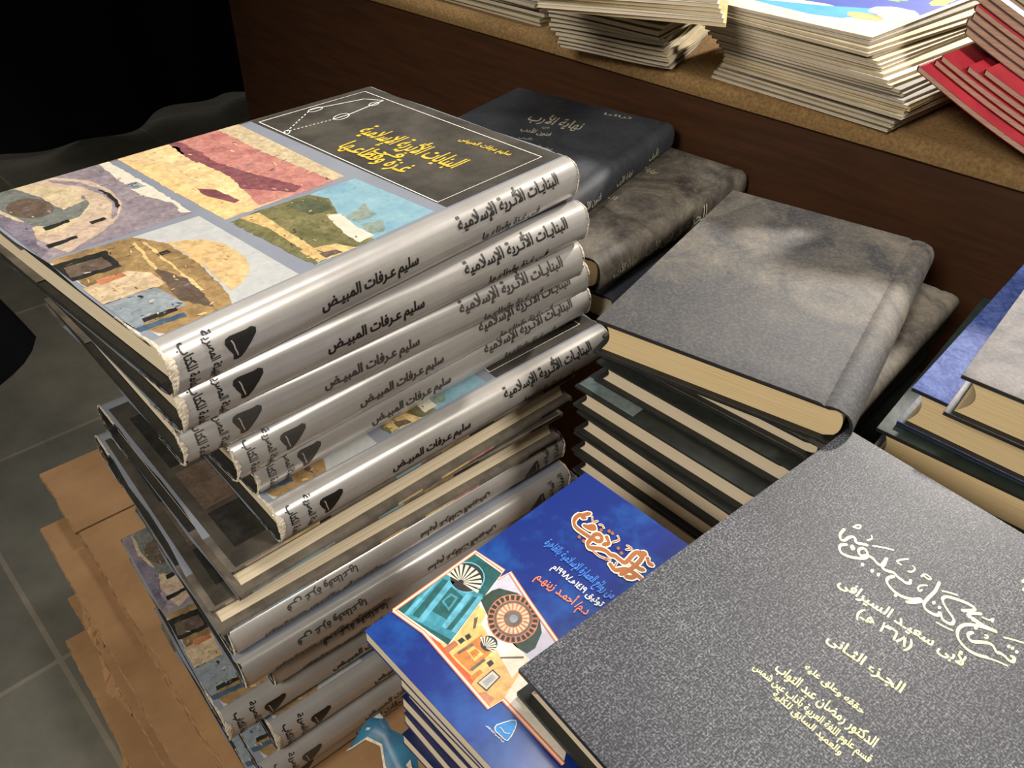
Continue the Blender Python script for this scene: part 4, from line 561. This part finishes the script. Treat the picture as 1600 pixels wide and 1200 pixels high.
hardback('b9', 'black hardback two below the one with the grey tape label', .27, .168, .0208, GREENBLK, PAGE_GREY, bt=.0021, group=gd)
hardback('b10', 'black hardback at the bottom of the middle stack, nearly hidden by the blue booklet', .27, .168, .0208, GREENBLK, PAGE_GREY, bt=.0021, group=gd)
gr = 'hardbacks stacked at the right edge'
hardback('R1', 'grey-covered hardback on top of the blue cloth book at the right edge', .25, .185, .034, GREYCL, PAGE_TAN, group=gr, concave=.008)
hardback('R2', 'blue cloth hardback beneath the grey-covered book at the right edge', .262, .19, .034, BLUECL, PAGE_TAN, group=gr)
hardback('R3', 'dark green hardback lowest of the pile at the right edge', .25, .19, .032, GREEN, PAGE_TAN, group=gr)

# ---------------------------------------------------------------- the large black cloth book in front
def gilt(case, T):
    mb = MB(); z = T+.00015
    for m, w, P in FG_LINES: stroke(mb, P, w*1.0, z, GOLD2, pen=.9)
    for m, w, P in FG_DOTS[:-2]: mb.poly([(x/1000, y/1000) for x, y in P], z+.00002, GOLD2)
    mb.build('gilt_title', case); mb = MB()
    for m, w, P in FG_DOTS[-2:]: mb.poly([(x/1000, y/1000) for x, y in P], z+.00002, GOLD2)
    mb.build('gilt_dot', case)
    for (s, pl, pr, hs, m), nm in zip(FG_TEXT, ('gilt_author', 'gilt_date', 'gilt_volume', 'gilt_editor', 'gilt_editor', 'gilt_editor', 'gilt_editor')):
        mb = MB(); flat_text(mb, s, pl, pr, hs, z, GOLD2, .028); mb.build(nm, case)
hardback('fg', 'large black woven-cloth hardback with gilt calligraphy nearest the viewer', .28, .2, .0235, WEAVE, PAGE_GREY, extra=gilt, b=.008)

# ---------------------------------------------------------------- blue booklets
BL_, BW_ = .174, .125
BLUE = mat('glossy blue cover', srgb(15, 38, 112), .30, srgb(30, 98, 172), 24., .06, .4, coat=.12, bscale=40., lo=.45, hi=.85)
NAVY = mat('dark blue cover edge', srgb(26, 34, 74), .35, srgb(40, 48, 90), 60.)
def booklet(label, loc, yaw, T, printed, mat_):
    root = thing('paperback_booklet', label, 'booklet', loc, (0, 0, R(yaw)), 'blue booklets stacked in front')
    mb = MB(); mb.box((.0005, .0008, .0006), (BL_-.0005, BW_-.0005, T-.0006), PAGE); mb.build('page_block', root)
    c = .0005; mb = MB()
    sec = [(BW_, T-c), (BW_, T), (.0012, T), (0, T-.0012), (0, .0012), (.0012, 0), (BW_, 0), (BW_, c), (.0016, c), (c, .0018), (c, T-.0018), (.0016, T-c)]
    mb.prism(sec, 0, BL_, mat_, 10)
    if printed:
        z = T+.00005
        clip = lambda P: [(min(.1735, max(.0005, x/1000)), min(.1245, max(.001, y/1000))) for x, y in P]
        for m, lay, P in BLUE_ART: mb.poly(clip(P), z+.00003*lay, art(m))
        for m, w, P in BLUE_LINES: stroke(mb, [(a*1000, d*1000) for a, d in clip(P)], w*(1 if w > .5 else 1.2), z+.00003*(11 if w > 2 else 12), PR[m], curve=False)
    cv = mb.build('cover', root)
    if printed:
        mb = MB(); z = T+.0005
        for P in BLUE_CAL: stroke(mb, P, 4.0, z, CREAMCAL, pen=.9)
        for P in BLUE_CAL_THIN: stroke(mb, P, 1.5, z, CREAMCAL, pen=.9)
        for P in BLUE_DOTS: mb.poly([(x/1000, y/1000) for x, y in P], z+.00003, BROWNCAL)
        for P in BLUE_CAL: stroke(mb, P, 2.5, z+.00004, BROWNCAL, pen=.9)
        for P in BLUE_CAL_THIN: stroke(mb, P, .8, z+.00004, BROWNCAL, pen=.9)
        mb.build('cover_title', cv)
        for (s, pl, pr, hs, m), nm in zip(BLUE_TEXT, ('cover_subtitle', 'cover_date', 'cover_author', 'cover_imprint')):
            mb = MB(); flat_text(mb, s, pl, pr, hs, z, PR[m], .02); mb.build(nm, cv)
    return root
x, y, h, yaw = POSE['bl']; a = R(yaw); u = Vector((math.cos(a), math.sin(a))); nn = Vector((-u.y, u.x))
zb = ZC-h-.0095
booklet('glossy blue booklet with arch and rosette photographs, topmost of its stack', (x, y, zb), yaw, .0095, True, BLUE)
blo = None; zz = zb
for i, (T_, dx, dy, dyaw, lab) in enumerate((
    (.0105, .004, -.028, 1.5, 'booklet with dark blue cover edge directly under the glossy blue booklet'),
    (.0105, .002, -.030, -.6, 'dark-edged booklet third from the top of the booklet stack'),
    (.0105, .003, -.027, .8, 'dark-edged booklet fourth from the top of the booklet stack'),
    (.0105, -.003, -.030, -1.2, 'dark-edged booklet fifth from the top of the booklet stack'),
    (.0105, .004, -.033, .6, 'dark-edged booklet sixth from the top of the booklet stack'),
    (.0105, .001, -.029, 1.4, 'dark-edged booklet lowest in the booklet stack, beside a torn blue cover'))):
    zz -= T_+.0002; p = Vector((x, y))+u*dx+nn*dy
    if blo is None: blo = booklet(lab, (p.x, p.y, zz), yaw+dyaw, T_, False, NAVY)
    else: dup(blo, lab, (p.x, p.y, zz), (0, 0, R(yaw+dyaw)))
z_booklets = zz

# ---------------------------------------------------------------- cardboard under everything
CARD = mat('brown corrugated cardboard', srgb(172, 134, 94), .85, srgb(146, 110, 74), 7., .35, .2, bscale=1., detail=8.)
for n_ in CARD.node_tree.nodes:                 # faint flutes of the corrugation under the liner
    if n_.type == 'TEX_NOISE' and n_.inputs['Scale'].default_value == 1.:
        q_ = CARD.node_tree.nodes.new('ShaderNodeMapping'); q_.inputs['Scale'].default_value = (110, 5, 110); c_ = CARD.node_tree.nodes.new('ShaderNodeTexCoord')
        CARD.node_tree.links.new(c_.outputs['Object'], q_.inputs[0]); CARD.node_tree.links.new(q_.outputs[0], n_.inputs['Vector'])
CARD2 = mat('stained cardboard', srgb(150, 112, 74), .88, srgb(118, 84, 54), 9., .3, .2, detail=8., bscale=90.)
CARDEDGE = mat('cut cardboard edge', srgb(164, 126, 84), .9, srgb(104, 74, 46), 1., .3, stretch=(90, 90, 1100), detail=3.)
CARDIN = mat('darker cardboard inside', srgb(128, 90, 58), .9, srgb(100, 70, 44), 20., .2)
AXY = -46.0
def carton(label, x, y, z0, z1, L, D, seed, nl, crease=None):
    """a carton folded flat: several plies of board, each with a ragged edge. local x runs down the left edge, y to the back"""
    rnd = random.Random(seed); root = thing('flattened_carton', label, 'cardboard', (x, y, z0), (0, 0, R(AXY)), 'flattened cartons under the books')
    T = z1-z0; nx = 64; step = T/nl
    for q in range(nl):
        top = q == nl-1; th = min(.0046, step*.82); za = z0*0+step*q+(step-th if top else 0); zb_ = za+th
        off = 0 if top else rnd.choice((.002, .005, .009, .016, .028)); xs = 0 if top else rnd.uniform(0, .03); xe = L if top else L-rnd.uniform(0, .05)
        segs = [(xs, xe)] if not (top and crease) else [(xs, crease-.002), (crease+.001, xe)]
        for si, (xa, xb) in enumerate(segs):
            mb = MB(); rows = []; w = 0; lean = rnd.uniform(-.012, .012) if not top else 0
            for i in range(nx+1):
                f = i/nx; xx = xa+(xb-xa)*f
                w = max(-.0015, min(.0025, w+rnd.uniform(-.0004, .0004))); o = off+w+lean*f+(.0035 if si else 0)
                o += .006*math.exp(-(f/.03)**2)*(not top)
                rows.append([(xx, D, za), (xx, D, zb_), (xx, .05, zb_), (xx, o+.0015, zb_), (xx, o, zb_-th*.3), (xx, o+.0004, za+th*.25), (xx, o+.001, za), (xx, .05, za)])
            k = len(mb.f); mb.grid(rows, CARD if q != nl-2 else CARD2, True)
            for fi in range(k, len(mb.f)):
                if (fi-k) % 8 in (3, 4, 5): mb.m[fi] = mb.mi(CARDEDGE)
            mb.add(rows[0], [tuple(range(8))], CARDEDGE); mb.add(rows[-1], [tuple(reversed(range(8)))], CARDEDGE)
            mb.build('upper_panel' if top else ('lower_panel' if q == 0 else 'inner_flap'), root, smooth=35)
    if seed in (2, 3, 4):                                  # crushed, torn bit of the side
        mb = MB(); x0 = {2: .13, 3: .09, 4: .15}[seed]; rr = []
        for i in range(22):
            xx = x0+.075*i/21; r_ = [(xx+rnd.uniform(-.002, .002), .012, T*.75)]
            for kk in range(5): r_.append((xx+rnd.uniform(-.003, .003), .004-.010*math.sin(kk/4*3.14)*math.sin(i/21*3.14)-rnd.uniform(0, .004), T*(.8-.14*kk)+rnd.uniform(-.003, .003)))
            rr.append(r_)
        mb.grid(rr, CARD); mb.build('torn_flap', root)
    return root

carton('brown flattened carton with creased flap, topmost of the cardboard pile', -.5862, .6785, .2105, .2368, 1.02, .62, 1, 3, .127)
carton('flattened carton second from the top of the cardboard pile', -.5623, .6137, .172, .2100, .99, .62, 2, 5)
carton('flattened carton in the middle of the cardboard pile with ragged inner flaps', -.5085, .545, .118, .1716, .94, .62, 3, 6)
carton('flattened carton second from the bottom of the cardboard pile', -.5179, .5232, .062, .1176, .92, .62, 4, 6)
carton('flattened carton lowest in the pile, lying on the grey floor tiles', -.485, .50, .001, .0616, .9, .62, 5, 6)
def box_carton(label, key, x0, x1, y0, y1, z1, over=None):
    xx, yy, h, yaw = over or POSE[key]
    mb = MB(); mb.box((x0, y0, 0), (x1, y1, z1-.2372), CARD); o = mb.build('carton_box', None, .002)
    o.location = (xx, yy, .2372); o.rotation_euler = (0, 0, R(yaw)); tag(o, label, 'box', 'plain cartons raising the book stacks'); return o
box_carton('plain brown carton under the black gilt-lettered hardbacks behind the tall stack', 'b3', .012, .243, .012, .188, ZC-.379-.0302)
box_carton('plain brown carton under the middle stack of dark hardbacks', 'b10', .012, .258, .012, .150, ZC-.4498-.0210)
box_carton('plain brown carton under the hardbacks at the right edge', 'R3', .03, .238, .012, .12, ZC-.365-.0322)
box_carton('plain brown carton under the large black woven-cloth hardback', 'fg', .015, .265, .008, .105, ZC-.332-.0237)
box_carton('plain brown carton under the stack of blue booklets', 'bl', .03, .15, .035, .085, z_booklets-.0002)

# torn blue cover lying beside the booklets
TEAL = mat('torn teal blue cover', srgb(44, 106, 132), .45, srgb(30, 78, 104), 60., .1)
mb = MB(); rnd = random.Random(8)
path = [(-.099, .262, .441), (-.093, .2645, .449), (-.086, .263, .4535), (-.078, .258, .452), (-.071, .2515, .447), (-.065, .244, .443), (-.0585, .2365, .4405), (-.052, .229, .438), (-.044, .220, .436)]
rows = []; rows2 = []
for i, p in enumerate(path):
    p = Vector(p)+Vector((.006, -.003, 0)); w = .009+.004*math.sin(i*1.7); side = Vector((.55, .7, .35)).normalized()
    row = [p+side*w*k+Vector((rnd.uniform(-.001, .001), rnd.uniform(-.001, .001), rnd.uniform(-.0015, .0015)+.003*math.cos(k*2.2))) for k in (-1, -.5, 0, .5, 1)]
    rows.append(row); rows2.append([q-Vector((0, -.0003, .0006)) for q in row]); 
mb.grid(rows, TEAL); mb.grid([[q for q in reversed(r_)] for r_ in rows2], TORN)
rim = [r_[0] for r_ in rows]; rim2 = [r_[0]+Vector((-.0012, -.001, -.001+rnd.uniform(-.001, .001))) for r_ in rows]
mb.grid([rim, rim2], TORN)
to = mb.build('torn_cover', None, smooth=60); tag(to, 'torn strip of teal blue cover with white torn rim beside the booklet stack', 'paper')

# ---------------------------------------------------------------- counter with magazines
WYAW = -41.44; wn = Vector((.66178, .7497)); wd = Vector((.7497, -.66178)); WC = .7911
TOPZ = ZC-.262
PANELM = mat('brown varnished panel', srgb(72, 41, 18), .5, srgb(54, 30, 12), 4., .05, .4, stretch=(2, 2, 26))
MDF = mat('bare chipboard', srgb(152, 122, 80), .9, srgb(118, 90, 56), 260., .5, .15, bscale=420.)
e0 = Vector((-.552, 1.543)); org = wn*WC; s0 = (e0-org).dot(wd); s1 = 1.5
cr = thing('display_counter', 'brown panelled counter with bare chipboard top edge carrying magazines', 'counter', (org.x, org.y, 0), (0, 0, R(WYAW)))
mb = MB(); mb.box((s0, .004, 0), (s1, .024, TOPZ-.022), PANELM); mb.box((s0, .024, 0), (s0+.02, .62, TOPZ-.022), PANELM); mb.build('front_panel', cr)
mb = MB(); nseg = 60; rows = []
rnd = random.Random(2)
for i in range(nseg+1):
    xx = s0+(s1-s0)*i/nseg; j = rnd.uniform(-.0006, .0006)
    rows.append([(xx, .62, TOPZ-.022), (xx, .006+j, TOPZ-.022), (xx, .001+j, TOPZ-.019), (xx, 0+j, TOPZ-.012), (xx, .003+j, TOPZ-.004), (xx, .010, TOPZ), (xx, .62, TOPZ)])
mb.grid(rows, MDF, True)
for row in (rows[0], rows[-1]): mb.add(row, [tuple(range(7))], MDF)
mb.build('counter_top', cr, smooth=50)

COVERS = {}
def mag_mats(k):
    P = dict(cream=((206, 194, 162), (178, 164, 130)), white=((226, 218, 196), (206, 196, 170)), yellow=((224, 204, 130), (196, 176, 110)), red=((168, 40, 52), (140, 30, 44)), green=((150, 196, 74), (104, 160, 54)), mauve=((150, 120, 110), (124, 96, 90)), grey=((150, 144, 128), (124, 118, 104)), rust=((140, 62, 44), (112, 48, 36)), dark=((70, 64, 58), (50, 46, 42)), olive=((150, 146, 96), (120, 116, 76)))[k]
    return mat('magazine '+k, srgb(*P[0]), .42, srgb(*P[1]), 30., .0, .4)
MAGPAGE = pages('magazine page edges', srgb(164, 148, 124), srgb(220, 204, 182))
MAGPAGE2 = pages('warm magazine page edges', srgb(170, 134, 112), srgb(212, 182, 158))
def magazine(label, loc, yaw, w, d, t, cover, page=MAGPAGE, bend=None, group=None, printed=None, tilt=(0, 0)):
    """stapled magazine: local x along the edge toward the viewer, y to the back; bend(x, y) lifts the sheet"""
    root = thing('magazine', label, 'magazine', loc, (R(tilt[0]), R(tilt[1]), R(yaw)), group)
    nx, ny = (26, 4) if bend else (2, 2); bend = bend or (lambda x, y: 0.)
    def slab(mb, z0, z1, ins, m):
        g = []
        for zz_ in (z0, z1):
            g.append([[(ins+(w-2*ins)*i/nx, ins+(d-2*ins)*j/ny, zz_+bend(w*i/nx, d*j/ny)) for i in range(nx+1)] for j in range(ny+1)])
        mb.grid(g[1], m); mb.grid([list(reversed(r_)) for r_ in g[0]], m)
        mb.grid([g[0][0], g[1][0]], m); mb.grid([g[1][-1], g[0][-1]], m)
        mb.grid([[r_[-1] for r_ in g[0]], [r_[-1] for r_ in g[1]]], m); mb.grid([[r_[0] for r_ in g[1]], [r_[0] for r_ in g[0]]], m)
    mb = MB(); slab(mb, .0003, t-.0003, .0006, page); mb.build('pages', root)
    mb = MB(); slab(mb, 0, .0003, 0, cover); slab(mb, t-.0003, t, 0, cover)
    # folded spine along the left edge
    g = [[(0, d*j/ny, bend(0, d*j/ny)) for j in range(ny+1)], [(-.0007, d*j/ny, t/2+bend(0, d*j/ny)) for j in range(ny+1)], [(0, d*j/ny, t+bend(0, d*j/ny)) for j in range(ny+1)]]
    mb.grid([list(reversed(r_)) for r_ in g], cover)
    if printed:
        for m, lay, P in printed: n0 = len(mb.v); mb.poly([(x_*w, y_*d) for x_, y_ in P], t+.00005+.00003*lay, m); mb.v[n0:] = [(a_, b_, c_+bend(a_, b_)) for a_, b_, c_ in mb.v[n0:]]
    mb.build('cover', root)
    return root
def stackwise(f, loc, yaw):
    c_, s_ = math.cos(R(yaw)), math.sin(R(yaw))
    return lambda x_, y_: f(loc[0]+x_*c_-y_*s_, loc[1]+x_*s_+y_*c_)
def nth(i, n):
    return 'lowest' if i == n-1 else ('topmost' if i == 0 else ['', 'second', 'third', 'fourth', 'fifth', 'sixth', 'seventh', 'eighth', 'ninth', 'tenth', 'eleventh', 'twelfth', 'thirteenth', 'fourteenth', 'fifteenth', 'sixteenth', 'seventeenth', 'eighteenth', 'nineteenth', 'twentieth', 'twenty-first', 'twenty-second', 'twenty-third', 'twenty-fourth'][i]+' from the top')
# tall cream stack in the middle of the counter
rnd = random.Random(21); N2 = 23; wv = Vector((math.cos(R(-46.1)), math.sin(R(-46.1)))); bv = Vector((-wv.y, wv.x))
BLUEP = mat('print blue shapes', srgb(82, 96, 176), .4, srgb(74, 88, 168), 20.); SKYP = mat('print light blue shape', srgb(92, 170, 214), .4, srgb(80, 156, 206), 20.)
GRNP = mat('print green shapes', srgb(150, 196, 120), .4, srgb(130, 180, 104), 30.); ORP = mat('print orange blob', srgb(230, 150, 106), .4, srgb(236, 190, 120), 40.); YLP = mat('print yellow shape', srgb(236, 206, 96), .4); WHP = mat('print white ground', srgb(240, 236, 218), .4)
def ellp(cx, cy, rx, ry, n=18, wob=.15, seed=1):
    q = random.Random(seed); return [(cx+rx*(1+q.uniform(-wob, wob))*math.cos(6.283*i/n), cy+ry*(1+q.uniform(-wob, wob))*math.sin(6.283*i/n)) for i in range(n)]
pic = [(BLUEP, 1, [(.05, .42), (.30, .30), (.55, .34), (.80, .28), (.97, .42), (.97, .97), (.05, .97)]), (SKYP, 2, [(.22, .16), (.40, .14), (.60, .13), (.74, .17), (.80, .30), (.84, .45), (.72, .40), (.55, .30), (.35, .22)]),
  (WHP, 3, ellp(.86, .42, .12, .10, seed=3)), (ORP, 4, ellp(.80, .27, .09, .055, seed=4)), (GRNP, 4, ellp(.35, .55, .14, .10, seed=5, wob=.35)), (GRNP, 4, ellp(.68, .66, .10, .07, seed=6, wob=.35)), (GRNP, 4, ellp(.55, .85, .14, .06, seed=7, wob=.3)), (YLP, 4, ellp(.92, .80, .05, .12, seed=8, wob=.4)), (WHP, 3, ellp(.12, .34, .13, .09, seed=9)), (ORP, 4, ellp(.07, .35, .05, .05, seed=10))]
z = TOPZ+.0003; stack2 = []
for i in range(N2):
    t = rnd.uniform(.0025, .0033); k = i/(N2-1)
    lean = -.048*max(0, k-.4)/.6+(.012*math.sin(min(1, k/.6)*math.pi)); p = Vector((.3445, .7411))-wv*.205+wv*(lean+rnd.uniform(-.0025, .0025))+bv*(.002+rnd.uniform(-.002, .003)-.0*k)
    stack2.append((p, z, rnd.uniform(-1.6, 1.6), t)); z += t+.0004
for i, (p, zz_, dy, t) in enumerate(stack2):
    n = N2-1-i; last = i == N2-1
    magazine('white magazine with blue, green and orange picture cover, top of the tall cream stack' if last else 'cream-edged magazine, %s in the tall middle stack on the counter' % nth(n, N2),
        (p.x, p.y, zz_), -46.1+(dy if not last else 3.), .205, .275, t, mag_mats('white' if last else rnd.choice(['cream', 'cream', 'white', 'grey', 'yellow' if i in (7, 8) else 'cream'])), MAGPAGE, group='magazines in the tall cream stack', printed=pic if last else None)
top2 = z
# lower, untidy stack to its left
N1 = 15; z = TOPZ+.0003
for i in range(N1):
    t = rnd.uniform(.003, .0046); k = i/(N1-1); yaw = -22+rnd.uniform(-5, 5)-(5*k)
    c = Vector((.0335, .949))+Vector((rnd.uniform(-.006, .006), rnd.uniform(-.003, .006)))-Vector((.012, -.004))*k
    red = i == 11
    if red: c += Vector((.085, -.005))
    n = N1-1-i
    magazine('magazine with rust red cover showing in the low left stack' if red else 'cream magazine, %s in the low left stack on the counter' % nth(n, N1), (c.x, c.y, z), yaw, .135 if not red else .06, .2, t, mag_mats('rust' if red else rnd.choice(['cream', 'olive', 'cream', 'grey', 'cream'])), MAGPAGE,
        bend=stackwise(lambda X, Y: .0035*(1+math.sin(X*24+1))+.002*(1+math.sin(Y*30)), (c.x, c.y), yaw), group='magazines in the low left stack')
    z += t+.0012
top1 = z
# loose magazines laid across both stacks
ztop = max(top2+.0006, top1+.006)
for i, (cc, yw) in enumerate((('yellow', -12), ('white', -9), ('cream', -14), ('yellow', -11), ('white', -8), ('cream', -12), ('white', -10))):
    a_ = R(yw); tip = Vector((.1831-.002*i, .7755+.001*i)); p = tip-Vector((math.cos(a_), math.sin(a_)))*.175
    magazine('%s magazine across both stacks, %s of seven' % (cc, nth(6-i, 7)), (p.x, p.y, ztop), yw, .175, .27, .0034, mag_mats(cc), MAGPAGE, group='magazines laid across the two stacks'); ztop += .0038
# curled cover
mb = MB(); rows = []
CURL = mat('curled glossy cover sheet', srgb(238, 230, 190), .35, srgb(232, 214, 140), 16., coat=.2)
for i in range(25):
    s_ = i/24; x_ = .0+.155*s_; zc = .018-.024*math.sin(s_*math.pi*.95)+.012*s_
    rows.append([(x_, -.0+.03*(1-s_)*0+yy, zc+.01*yy/.1) for yy in (0, .03, .07, .11)])
mb.grid(rows, CURL); mb.grid([[(a_[0], a_[1], a_[2]-.0006) for a_ in reversed(r_)] for r_ in rows], CURL)
cu = mb.build('curled_sheet', None, smooth=70); cu.location = (.004, .807, top1+.0105); cu.rotation_euler = (0, 0, R(6)); tag(cu, 'curled pale yellow cover sheet bowing down over the low left magazine stack', 'paper')
# far stack, partly out of the picture
z = TOPZ+.0003
for i in range(8):
    p = Vector((-.135, 1.205))+Vector((rnd.uniform(-.005, .005), rnd.uniform(-.004, .004)))
    magazine('grey magazine, %s in the far stack at the back counter end' % nth(7-i, 8), (p.x, p.y, z), -42+rnd.uniform(-3, 3), .2, .27, .005, mag_mats(rnd.choice(['grey', 'dark', 'olive', 'cream'])), MAGPAGE, group='magazines in the far stack'); z += .0055
# sagging red and green magazines at the right
rdn = wv; rbk = bv
def sag(X, Y):
    s_ = (Vector((X, Y))-Vector((.355, .7417))).dot(rdn); return .057*max(0., 1-s_/.17)**1.3 if s_ > -.03 else .057*1.24
z = TOPZ+.0006
seq = [('red', 0, 0), ('red', .006, .019), ('red', .010, .020), ('red', .034, .023), ('red', .048, .025), ('mauve', .010, .055), ('mauve', .008, .056), ('mauve', .011, .056), ('red', .010, .057), ('mauve', .006, .062), ('mauve', .008, .063), ('green', -.010, .084), ('green', -.004, .096), ('green', .000, .110), ('green', .004, .124), ('white', .012, .150)]
NR = len(seq)
for i, (c, jut, back) in enumerate(seq):
    t = {'red': .0050, 'mauve': .0056}.get(c, .0046); n = NR-1-i; yw = -46.1+.4*math.sin(i*1.3)
    p = Vector((.355, .7417))+rdn*jut+rbk*back
    magazine('%s-covered magazine, %s in the sagging stack at the right' % ({'mauve': 'dull mauve'}.get(c, c), nth(n, NR)), (p.x, p.y, z), yw, .22, .22, t, mag_mats(c), MAGPAGE2 if c != 'green' else MAGPAGE, bend=stackwise(sag, (p.x, p.y), yw), group='magazines in the sagging right stack',
        printed=[(mat('print apple red', srgb(196, 62, 60), .4), 1, ellp(.62, .2, .12, .12, 20, .05)), (GRNP, 2, ellp(.64, .30, .04, .04, 12))] if c == 'white' else None)
    z += t+.0010

# ---------------------------------------------------------------- dark cloth and bag on the left
NAVYCL = mat('black navy cloth', srgb(17, 19, 27), .9, srgb(12, 13, 17), 8., .2, .2)
def hanging(name, a, b_, z0, z1, folds, amp, m):
    a = Vector(a); b_ = Vector(b_); d = (b_-a); L = d.length; d.normalize(); n = Vector((-d.y, d.x)); mb = MB(); rows = []; back = []
    for j in range(13):
        v = j/12; row = []; rb = []
        for i in range(81):
            s_ = i/80; o = amp*(1-.4*v)*math.sin(s_*folds*6.283+1.3*math.sin(s_*9)); p = a+d*L*s_+n*o
            zz_ = z0+(z1-z0)*v+(.02*math.sin(s_*folds*3.1) if j == 0 else 0)
            row.append((p.x, p.y, zz_)); rb.append((p.x+n.x*.004, p.y+n.y*.004, zz_))
        rows.append(row); back.append(list(reversed(rb)))
    mb.grid(rows, m); mb.grid(back, m); return mb.build(name, None, smooth=80)
cl = hanging('hanging_cloth', (-2.05, 1.38), (-.80, 2.998), .02, 1.9, 6, .03, NAVYCL); tag(cl, 'black navy cloth hanging to the floor behind the tall stack, in deep shade', 'cloth')
mb = MB(); bm_pts = []
nu, nv = 24, 10; rows = []
for j in range(nv+1):
    v = j/nv; k = (1-v**3)**.5 if v < 1 else .02
    k = max(k, .05); row = []
    for i in range(nu):
        t_ = 6.283*i/nu; sq = 1/max(abs(math.cos(t_)), abs(math.sin(t_)))**.55
        row.append((.16*sq*math.cos(t_)*k*(1+.05*math.sin(3*t_+v*4))-.10*v, .15*sq*math.sin(t_)*k, .30*v))
    rows.append(row)
mb.grid(rows, NAVYCL, True); mb.add(rows[-1], [tuple(range(nu))], NAVYCL); mb.add(rows[0], [tuple(reversed(range(nu)))], NAVYCL)
bg = mb.build('cloth_bag', None, smooth=80); bg.location = (-1.12, 1.16, .001); bg.rotation_euler = (0, 0, R(0)); tag(bg, 'slumped dark navy cloth bag on the grey floor tiles at the left edge', 'bag')

# ---------------------------------------------------------------- floor and room
def floor_material():
    m = bpy.data.materials.new('grey stone floor tiles'); m.use_nodes = True; nt = m.node_tree; N = nt.nodes; Lk = nt.links; b = N['Principled BSDF']; b.inputs['Roughness'].default_value = .55
    tc = N.new('ShaderNodeTexCoord'); mp = N.new('ShaderNodeMapping'); mp.inputs['Location'].default_value = (0, 0, 0); Lk.new(tc.outputs['Object'], mp.inputs[0])
    br = N.new('ShaderNodeTexBrick'); br.offset = 0.; br.inputs['Scale'].default_value = 1.; br.inputs['Mortar Size'].default_value = .004; br.inputs['Mortar Smooth'].default_value = .3; br.inputs['Brick Width'].default_value = .45; br.inputs['Row Height'].default_value = .45
    br.inputs['Color1'].default_value = (*srgb(122, 118, 104), 1); br.inputs['Color2'].default_value = (*srgb(110, 107, 96), 1); br.inputs['Mortar'].default_value = (*srgb(146, 136, 118), 1)
    Lk.new(mp.outputs[0], br.inputs['Vector'])
    n = N.new('ShaderNodeTexNoise'); n.inputs['Scale'].default_value = 9.; n.inputs['Detail'].default_value = 8.; n.inputs['Roughness'].default_value = .7; Lk.new(mp.outputs[0], n.inputs['Vector'])
    mr = N.new('ShaderNodeMapRange'); mr.inputs[1].default_value = .3; mr.inputs[2].default_value = .7; mr.inputs[3].default_value = .72; mr.inputs[4].default_value = 1.2; Lk.new(n.outputs['Fac'], mr.inputs[0])
    mx = N.new('ShaderNodeMix'); mx.data_type = 'RGBA'; mx.blend_type = 'MULTIPLY'; mx.inputs[0].default_value = 1.; Lk.new(br.outputs['Color'], mx.inputs[6]); Lk.new(mr.outputs[0], mx.inputs[7]); Lk.new(mx.outputs[2], b.inputs['Base Color'])
    bp = N.new('ShaderNodeBump'); bp.inputs['Strength'].default_value = .3; bp.inputs['Distance'].default_value = .002; Lk.new(n.outputs['Fac'], bp.inputs['Height']); Lk.new(bp.outputs[0], b.inputs['Normal'])
    return m
mb = MB(); mb.box((-3.5, -3.5, -.02), (4.5, 4.5, 0), floor_material())
fl = mb.build('floor'); fl['kind'] = 'structure'; fl.location = (-.5838, .5697, 0); fl.rotation_euler = (0, 0, R(-44))
mb = MB(); mb.box((-3., 0, 0), (3.6, .05, 3.), mat('dim plaster wall', srgb(96, 84, 70), .9, srgb(88, 76, 62), 6., .1))
wb = mb.build('wall_back'); wb['kind'] = 'structure'; pw = wn*(WC+1.9); wb.location = (pw.x, pw.y, 0); wb.rotation_euler = (0, 0, R(WYAW))
